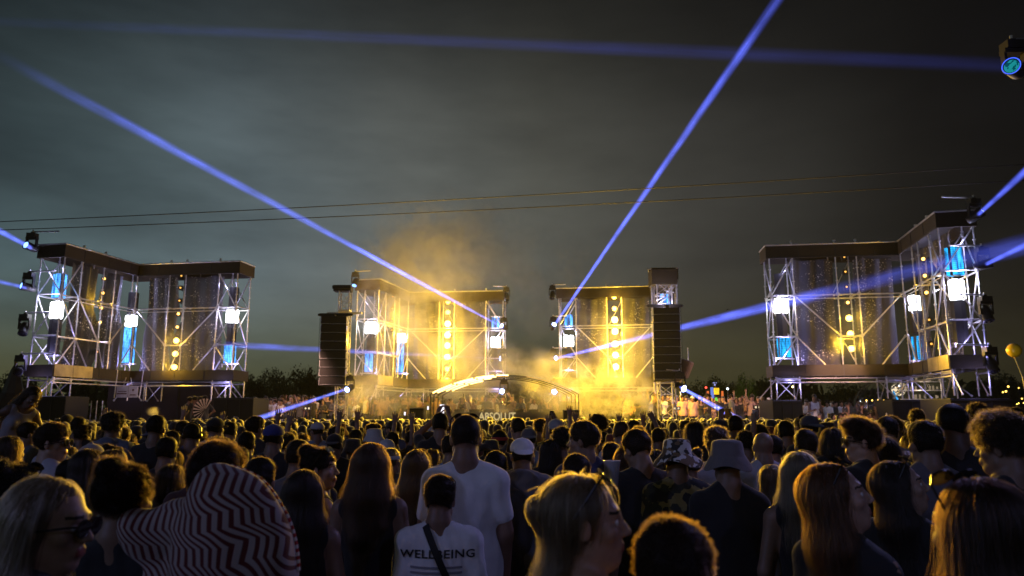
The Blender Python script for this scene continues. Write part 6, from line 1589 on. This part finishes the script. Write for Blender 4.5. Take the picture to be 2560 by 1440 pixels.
for (x, yt, lb, tcx, am) in ((476, 992, 'dark-capped person left of the striped fan', DK, ('down', 'bent')), (488, 990, 'person behind the striped fan, head bowed', GRY, ('bent', 'down')), (500, 991, 'third of the small group by the board wall', DK, ('down', 'down')), (512, 988, 'tallest of the small group, in a dark cap and T-shirt', GRY, ('down', 'hip'))):
    guest(x, yt, 27.5, .9, rs.uniform(-60, 60), lb, tc_=tcx, arms=am, hair='buzz', acc=(('cap', BLK),), group='small group raised in front of the board wall', skin=(.45, .25, .2))
lamp('SPOT', tuple(atY(490, 960, 24)), 60, (1, .5, .35), .1, tuple(atY(495, 1005, 27.5)), R(50), .5)
# folding fan
fe = empty('hand_fan', tuple(atY(512, 1026, 26.8)), 0, 'open black and white ribbed folding fan held above the crowd', 'fan')
mbw, mbk = MB(), MB()
for k in range(22):
    a0 = R(50 + k * 9); a1_ = a0 + R(9); tgt = mbw if k % 2 else mbk
    q = [(r_ * math.cos(a), (.012 if (k + j) % 2 else -.012), r_ * math.sin(a)) for j, a in enumerate((a0, a1_)) for r_ in (.05, .42)]
    tgt.add(q, [(0, 1, 3, 2)])
for nm, m_, mt in (('white_pleat', mbw, pmat('white_cloth', (.7, .66, .6), .8)), ('black_pleat', mbk, M_BLACK)):
    o = m_.build(nm, mt, fe); o.modifiers.new('s', 'SOLIDIFY').thickness = .004
# DJ
guest(1258, 989, 32.0, 1.0, 180, 'DJ with both arms raised behind the booth, lit amber', hair='short', hc=(.1, .06, .03), tc_=BLK, arms=('wave', 'wave'), skin=(.6, .38, .25), group='performers', top='tee')
lamp('SPOT', (atY(1258, 1000, 30).x, 30.2, 2.4), 160, (1, .55, .12), .05, (atY(1258, 1000, 32).x, 32, 2.5), R(70))
# far crowd as one mass ----------------------------------------------
def low_bust(hr, fem, arm, q_=.034):
    s = S(); torso_prims(s, fem, .014); M, c = hf(0, 0)
    for x in (-1, 1): arm_prims(s, x, 'up' if arm and x > 0 else 'down', fem, 1.15, 3)
    s.cap((0, -.02, 1.43), (0, -.012, 1.54), .055, .055, .04); s.frame(M, c); head_prims(s, fem, False)
    for p in hair_sdf(hr).p[:3]:
        if p[6] == 1: s.p.append(p[:7] + (M, c, p[9]))
    if hr == 'short': pass
    s.frame(); s.plane((0, 0, -1), -.9, .01)
    xs = np.arange(-.38, .40, q_); ys = np.arange(-.26, .26, q_); zs = np.arange(.86, 2.14 if arm else 1.86, q_)
    V, Q = nets(grid(s, xs, ys, zs), xs, ys, zs); return V, Q
BU = [low_bust('short', False, 0), low_bust('fade', False, 0), low_bust('long', True, 0), low_bust('curly', False, 0), low_bust('bun', True, 0), low_bust('buzz', False, 0), low_bust('short', False, 1)]
BUF = [low_bust(a, b, c, .017) for a, b, c in (('short', False, 0), ('fade', False, 0), ('long', True, 0), ('curly', False, 0), ('bun', True, 0), ('buzz', False, 0), ('short', False, 1))]
Vs, Qs, Ms, off = [], [], [], 0; rg = np.random.default_rng(9)
y = 8.2
while y < 27.5:
    xw = y * .72 + .5; x = -xw + rg.uniform(0, .4)
    while x < xw:
        yy = y + rg.uniform(-.2, .2); b = rg.integers(0, 6) if rg.random() > .02 else 6
        bound = 26.8 - .012 * x * x * 1.1
        if x > 9 and yy > 22.6: x += .6; continue
        if y < 12.2 and clash(x, yy, .46): x += .15; continue
        if yy < bound:
            V, Q = (BU if yy > 14 else BUF)[b]; sc_ = rg.uniform(.9, 1.02); a = rg.uniform(-.4, .4); ca, sa = math.cos(a), math.sin(a)
            W_ = np.stack([V[:, 0] * ca - V[:, 1] * sa, V[:, 0] * sa + V[:, 1] * ca, V[:, 2]], 1) * sc_ + np.array([x, yy, 0])
            Vs.append(W_); Qs.append(Q + off); zc = V[Q].mean(1)[:, 2]; Ms.append(np.where(zc > 1.50, 1, 2 if rg.random() < .16 else 0)); off += len(V)
        x += rg.uniform(.40, .58)
    y += .44
gV, gQ, gM, goff = [], [], [], 0
for (x0_, x1_, Yg, zg, rows, dens) in ((640, 905, 35.0, 1.0, 2, .55), (915, 1440, 34.9, 1.0, 2, .6), (1570, 1925, 33.2, 1.0, 2, .5), (2012, 2215, 33.0, .8, 2, .5), (1950, 2190, 30.1, .3, 1, .6)):
    for r_ in range(rows):
        Yr = Yg + r_ * .8; xa, xb = atY(x0_, 1000, Yr).x, atY(x1_, 1000, Yr).x; xx = xa
        while xx < xb:
            V, Q = BU[rg.integers(0, 6) if rg.random() > .10 else 6]; a = PI + rg.uniform(-1.0, 1.0); ca, sa = math.cos(a), math.sin(a); sc_ = rg.uniform(.92, 1.04)
            gV.append(np.stack([V[:, 0] * ca - V[:, 1] * sa, V[:, 0] * sa + V[:, 1] * ca, V[:, 2]], 1) * sc_ + np.array([xx, Yr + rg.uniform(-.2, .2), zg])); gQ.append(Q + goff)
            cen = V[Q].mean(1); tp_ = rg.choice([0, 0, 1, 2, 3]); gM.append(np.where(cen[:, 2] > 1.66, 4, np.where((cen[:, 2] > 1.47) & (cen[:, 1] > -.02), 3, np.where((np.abs(cen[:, 0]) > .21), 3, tp_)))); goff += len(V)
            xx += rg.uniform(.38, .62) / (dens + .4)
gm_ = npmesh('guest_crowd', np.concatenate(gV), np.concatenate(gQ), True, [pmat('dark_clothes', (.02, .02, .024), .9, sheen=.3), pmat('pink_cotton', (.35, .2, .18), .9), pmat('white_cotton', (.6, .6, .6), .9), pmat('far_skin', (.42, .26, .19), .6), pmat('far_hair', (.018, .012, .008), .6, 0, .4, 3, sheen=.6)], np.concatenate(gM))
tag(link('guest_crowd', gm_), 'packed far rows of guests on the raised decks facing the crowd', 'crowd', None, 'stuff')
me = npmesh('crowd', np.concatenate(Vs), np.concatenate(Qs), True, [pmat('dark_clothes', (.02, .02, .024), .9, sheen=.3), pmat('far_hair', (.018, .012, .008), .6, 0, .4, 3, sheen=.6), pmat('pale_clothes', (.22, .24, .30), .9)], np.concatenate(Ms))
tag(link('crowd', me), 'dense far rows of dancers reaching to the stage', 'crowd', None, 'stuff')
print('PEOPLE', NPEOPLE, 'far', len(Vs))

import re; re_words = re.compile(r"[A-Za-z0-9][A-Za-z0-9'-]*")

# ================================================================== BEAMS
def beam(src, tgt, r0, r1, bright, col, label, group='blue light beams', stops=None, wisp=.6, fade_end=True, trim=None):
    """beam painted as emission: a closed cone whose volume glows in place of scattered light; brightness follows length and radius"""
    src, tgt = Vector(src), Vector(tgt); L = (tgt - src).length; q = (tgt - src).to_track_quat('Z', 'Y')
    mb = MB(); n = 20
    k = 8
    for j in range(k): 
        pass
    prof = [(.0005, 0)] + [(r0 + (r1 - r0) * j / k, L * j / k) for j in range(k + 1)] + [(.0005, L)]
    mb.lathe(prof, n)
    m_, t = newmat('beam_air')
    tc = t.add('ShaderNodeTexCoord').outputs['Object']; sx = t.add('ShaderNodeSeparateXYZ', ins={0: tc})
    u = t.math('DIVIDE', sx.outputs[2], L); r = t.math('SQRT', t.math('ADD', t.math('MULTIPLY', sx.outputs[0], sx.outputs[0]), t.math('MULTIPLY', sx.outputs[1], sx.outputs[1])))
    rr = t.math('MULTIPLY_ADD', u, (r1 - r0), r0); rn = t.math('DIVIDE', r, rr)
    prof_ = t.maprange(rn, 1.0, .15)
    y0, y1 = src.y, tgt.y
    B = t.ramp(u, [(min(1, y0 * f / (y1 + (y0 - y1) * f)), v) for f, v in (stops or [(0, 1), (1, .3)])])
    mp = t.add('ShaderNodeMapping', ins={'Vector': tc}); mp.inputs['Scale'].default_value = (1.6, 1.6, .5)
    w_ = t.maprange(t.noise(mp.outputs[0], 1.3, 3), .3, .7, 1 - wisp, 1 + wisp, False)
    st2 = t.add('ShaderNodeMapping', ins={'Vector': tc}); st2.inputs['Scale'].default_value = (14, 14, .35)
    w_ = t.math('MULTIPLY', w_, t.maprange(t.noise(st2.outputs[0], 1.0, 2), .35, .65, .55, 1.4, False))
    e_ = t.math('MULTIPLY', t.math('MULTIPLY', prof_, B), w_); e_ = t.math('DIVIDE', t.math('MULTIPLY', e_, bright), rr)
    em = t.add('ShaderNodeEmission', ins={'Color': (*col, 1), 'Strength': e_})  # emission put in for light scattered by the haze
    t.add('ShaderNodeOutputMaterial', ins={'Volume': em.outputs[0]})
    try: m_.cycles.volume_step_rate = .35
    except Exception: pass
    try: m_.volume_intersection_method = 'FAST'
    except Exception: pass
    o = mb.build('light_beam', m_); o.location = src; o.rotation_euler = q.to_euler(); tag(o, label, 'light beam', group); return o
BC = (.11, .155, 1.0); BC2 = (.15, .21, 1.0)
def P(x, y, Y): return tuple(atY(x, y, Y))
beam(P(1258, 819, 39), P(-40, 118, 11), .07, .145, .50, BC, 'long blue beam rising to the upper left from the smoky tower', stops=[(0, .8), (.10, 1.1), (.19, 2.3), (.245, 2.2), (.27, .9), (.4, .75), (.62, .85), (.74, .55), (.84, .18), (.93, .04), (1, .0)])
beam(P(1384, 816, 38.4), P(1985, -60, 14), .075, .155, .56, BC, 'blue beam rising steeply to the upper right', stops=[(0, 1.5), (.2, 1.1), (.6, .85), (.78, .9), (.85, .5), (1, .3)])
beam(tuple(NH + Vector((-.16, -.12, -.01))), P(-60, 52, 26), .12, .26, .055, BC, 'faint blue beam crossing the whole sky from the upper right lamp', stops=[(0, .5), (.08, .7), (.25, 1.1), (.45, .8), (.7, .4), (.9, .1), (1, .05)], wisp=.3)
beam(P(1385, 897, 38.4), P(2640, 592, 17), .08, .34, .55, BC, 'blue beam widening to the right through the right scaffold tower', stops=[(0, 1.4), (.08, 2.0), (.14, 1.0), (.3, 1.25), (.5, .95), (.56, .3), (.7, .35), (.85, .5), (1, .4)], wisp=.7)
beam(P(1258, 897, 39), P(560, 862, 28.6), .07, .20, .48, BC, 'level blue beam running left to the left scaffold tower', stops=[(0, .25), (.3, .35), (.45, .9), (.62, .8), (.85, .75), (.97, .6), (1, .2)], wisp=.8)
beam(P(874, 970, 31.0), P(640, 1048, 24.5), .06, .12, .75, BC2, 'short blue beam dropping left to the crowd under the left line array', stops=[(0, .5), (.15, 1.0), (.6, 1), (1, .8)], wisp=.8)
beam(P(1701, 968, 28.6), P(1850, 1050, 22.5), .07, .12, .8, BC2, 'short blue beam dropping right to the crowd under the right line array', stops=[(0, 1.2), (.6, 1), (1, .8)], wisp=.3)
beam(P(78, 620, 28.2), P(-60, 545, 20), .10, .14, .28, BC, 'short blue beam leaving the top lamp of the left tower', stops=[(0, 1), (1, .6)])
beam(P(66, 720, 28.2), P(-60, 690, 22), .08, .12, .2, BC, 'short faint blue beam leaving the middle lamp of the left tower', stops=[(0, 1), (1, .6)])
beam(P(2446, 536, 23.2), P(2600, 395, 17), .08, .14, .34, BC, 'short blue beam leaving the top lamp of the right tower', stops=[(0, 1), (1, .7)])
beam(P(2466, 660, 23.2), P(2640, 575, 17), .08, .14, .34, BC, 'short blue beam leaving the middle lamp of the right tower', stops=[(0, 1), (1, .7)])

# ================================================================== SMOKE
def smoke(blobs, lo, hi, dens, name, label, col=(.9, .88, .8), nsc=.55, aniso=.35, thr=(.42, .58), warp=1.0):
    lo, hi = Vector(lo), Vector(hi); c_ = (lo + hi) / 2; d_ = hi - lo
    mb = MB(); mb.box((0, 0, 0), tuple(d_))
    m_, t = newmat(name); tc = t.add('ShaderNodeTexCoord').outputs['Object']
    wn = t.add('ShaderNodeTexNoise', ins={'Vector': tc, 'Scale': .5, 'Detail': 2})
    wv = t.add('ShaderNodeVectorMath', operation='MULTIPLY_ADD', ins={0: wn.outputs['Color'], 1: (2.4 * warp, 1.2 * warp, 2.4 * warp), 2: tc}).outputs[0]
    tot = None
    for (p, r, a) in blobs:
        mp = t.add('ShaderNodeMapping', ins={'Vector': wv}); mp.vector_type = 'TEXTURE'
        q = Vector(p) - c_ + Vector((1.2, .6, 1.2)) * warp; mp.inputs['Location'].default_value = q; mp.inputs['Scale'].default_value = r
        ln = t.add('ShaderNodeVectorMath', operation='LENGTH', ins={0: mp.outputs[0]}).outputs['Value']
        v = t.maprange(ln, 1.0, .0, 0, a); tot = v if tot is None else t.math('ADD', tot, v)
    n = t.noise(tc, nsc, 5, .62); f = t.maprange(n, thr[0], thr[1], .06, 1.6)
    dn = t.math('MULTIPLY', t.math('MULTIPLY', tot, f), dens)
    # edges of the box fade out fully
    pv = t.add('ShaderNodeVolumeScatter', ins={'Color': (*col, 1), 'Density': dn, 'Anisotropy': aniso})
    t.add('ShaderNodeOutputMaterial', ins={'Volume': pv.outputs[0]})
    try: m_.cycles.volume_step_rate = 1.0
    except Exception: pass
    o = mb.build('smoke', m_); o.location = c_; tag(o, label, 'smoke', None, 'stuff'); return o
def b(x, y, Y, rx, ry, rz, a): return (atY(x, y, Y), (rx, ry, rz), a)
smoke([b(1060, 645, 37.5, 4.2, 3, 3.6, 1.9), b(1010, 760, 36, 3.6, 3, 3.2, 1.2), b(1110, 850, 37, 4.0, 2.6, 3.0, .9), b(930, 960, 33.5, 1.8, 2, 2.6, 1.6),
       b(1180, 930, 37, 4, 3, 2.2, .9), b(1340, 925, 35, 2.4, 2, 1.5, 1.2), b(1430, 975, 33, 2.4, 2.2, 1.6, 1.2), b(1560, 880, 35.5, 3.4, 2.4, 3.4, .7),
       b(1050, 1010, 31, 5.0, 2.0, 1.6, .8), b(1250, 1000, 31, 5, 2, 1.4, .8), b(1300, 700, 40, 7, 4, 4.5, .22), b(1180, 590, 41, 4, 4, 3.5, .5)],
      (-12, 27.0, .6), (10.5, 44.5, 15.5), .24, 'stage_smoke_air', 'yellow-lit stage smoke rolling round the middle towers and the booth')
smoke([b(1425, 968, 31.6, 1.7, 1.2, 1.0, 2.2), b(1500, 965, 31.2, 1.9, 1.2, 1.25, 2.6), b(1575, 990, 30.8, 1.5, 1.1, 1.1, 2.6), b(1350, 915, 32.2, 1.7, 1.2, .8, 1.7), b(1290, 895, 32.4, 1.0, 1.0, .6, 1.3), b(1480, 1015, 30.6, 3.0, 1.1, .8, 1.8),
       b(1620, 1015, 30.4, 1.0, 1.0, .7, 1.4)], (-.6, 29.4, .9), (7.6, 33.6, 5.4), .42, 'billow_air', 'thick yellow billows of smoke at crowd level right of the booth', nsc=1.25, warp=.55, thr=(.46, .54))
smoke([b(905, 985, 31.4, 1.0, 1.0, 1.1, 1.6), b(940, 945, 32.0, 1.1, 1.0, 1.5, 1.4), b(985, 1010, 31.2, 1.6, 1.0, .8, 1.1)], (-8.6, 29.8, .9), (-3.6, 33.6, 5.6), .38, 'billow_air_left', 'drifting golden smoke beside the left line array', nsc=1.1, warp=.45, thr=(.42, .58))
for k_, zz_, ww in (('L', 4.6, 'left'), ('R', 4.9, 'right')):  # mist added to give the low lamps a halo, in place of bloom
    q_ = TWR[k_]['lA']
    smoke([((q_.x, q_.y - .5, zz_), (1.7, 1.2, 2.1), 1.0)], (q_.x - 1.7, q_.y - 1.9, zz_ - 2.1), (q_.x + 1.7, q_.y + .9, zz_ + 2.1), .085, 'lamp_mist_' + ww, f'faint lamp-lit mist round the low amber lamps of the {ww} scaffold tower', nsc=1.0, warp=.15, thr=(.2, .6), aniso=.5)
# small puff over the crowd on the left
smoke([b(396, 1028, 16, .26, .3, .13, 1.6)], tuple(atY(370, 1045, 15.3)), tuple(atY(425, 1010, 16.6) + Vector((0, 0, .1))), 5.0, 'puff_air', 'small pale puff of vapour over the heads at the left', nsc=5.0, warp=.1)
lamp('SPOT', tuple(atY(400, 1000, 19)), 5, (1, .8, .7), .05, tuple(atY(395, 1032, 16)), R(30))
# thin mist over the whole field
mb = MB(); mb.box((0, 56, 8.5), (150, 128, 19)); hm_, t = newmat('thin_mist')
pv = t.add('ShaderNodeVolumePrincipled', ins={'Color': (.8, .82, .85, 1), 'Density': .00015, 'Anisotropy': .3}); t.add('ShaderNodeOutputMaterial', ins={'Volume': pv.outputs[0]})
tag(mb.build('haze', hm_), 'thin mist hanging over the field', 'haze', None, 'stuff')

for o in COL.objects:
    lb = o.get('label')
    if lb and not 4 <= len(re_words.findall(lb)) <= 16: print('LONG', len(re_words.findall(lb)), lb)
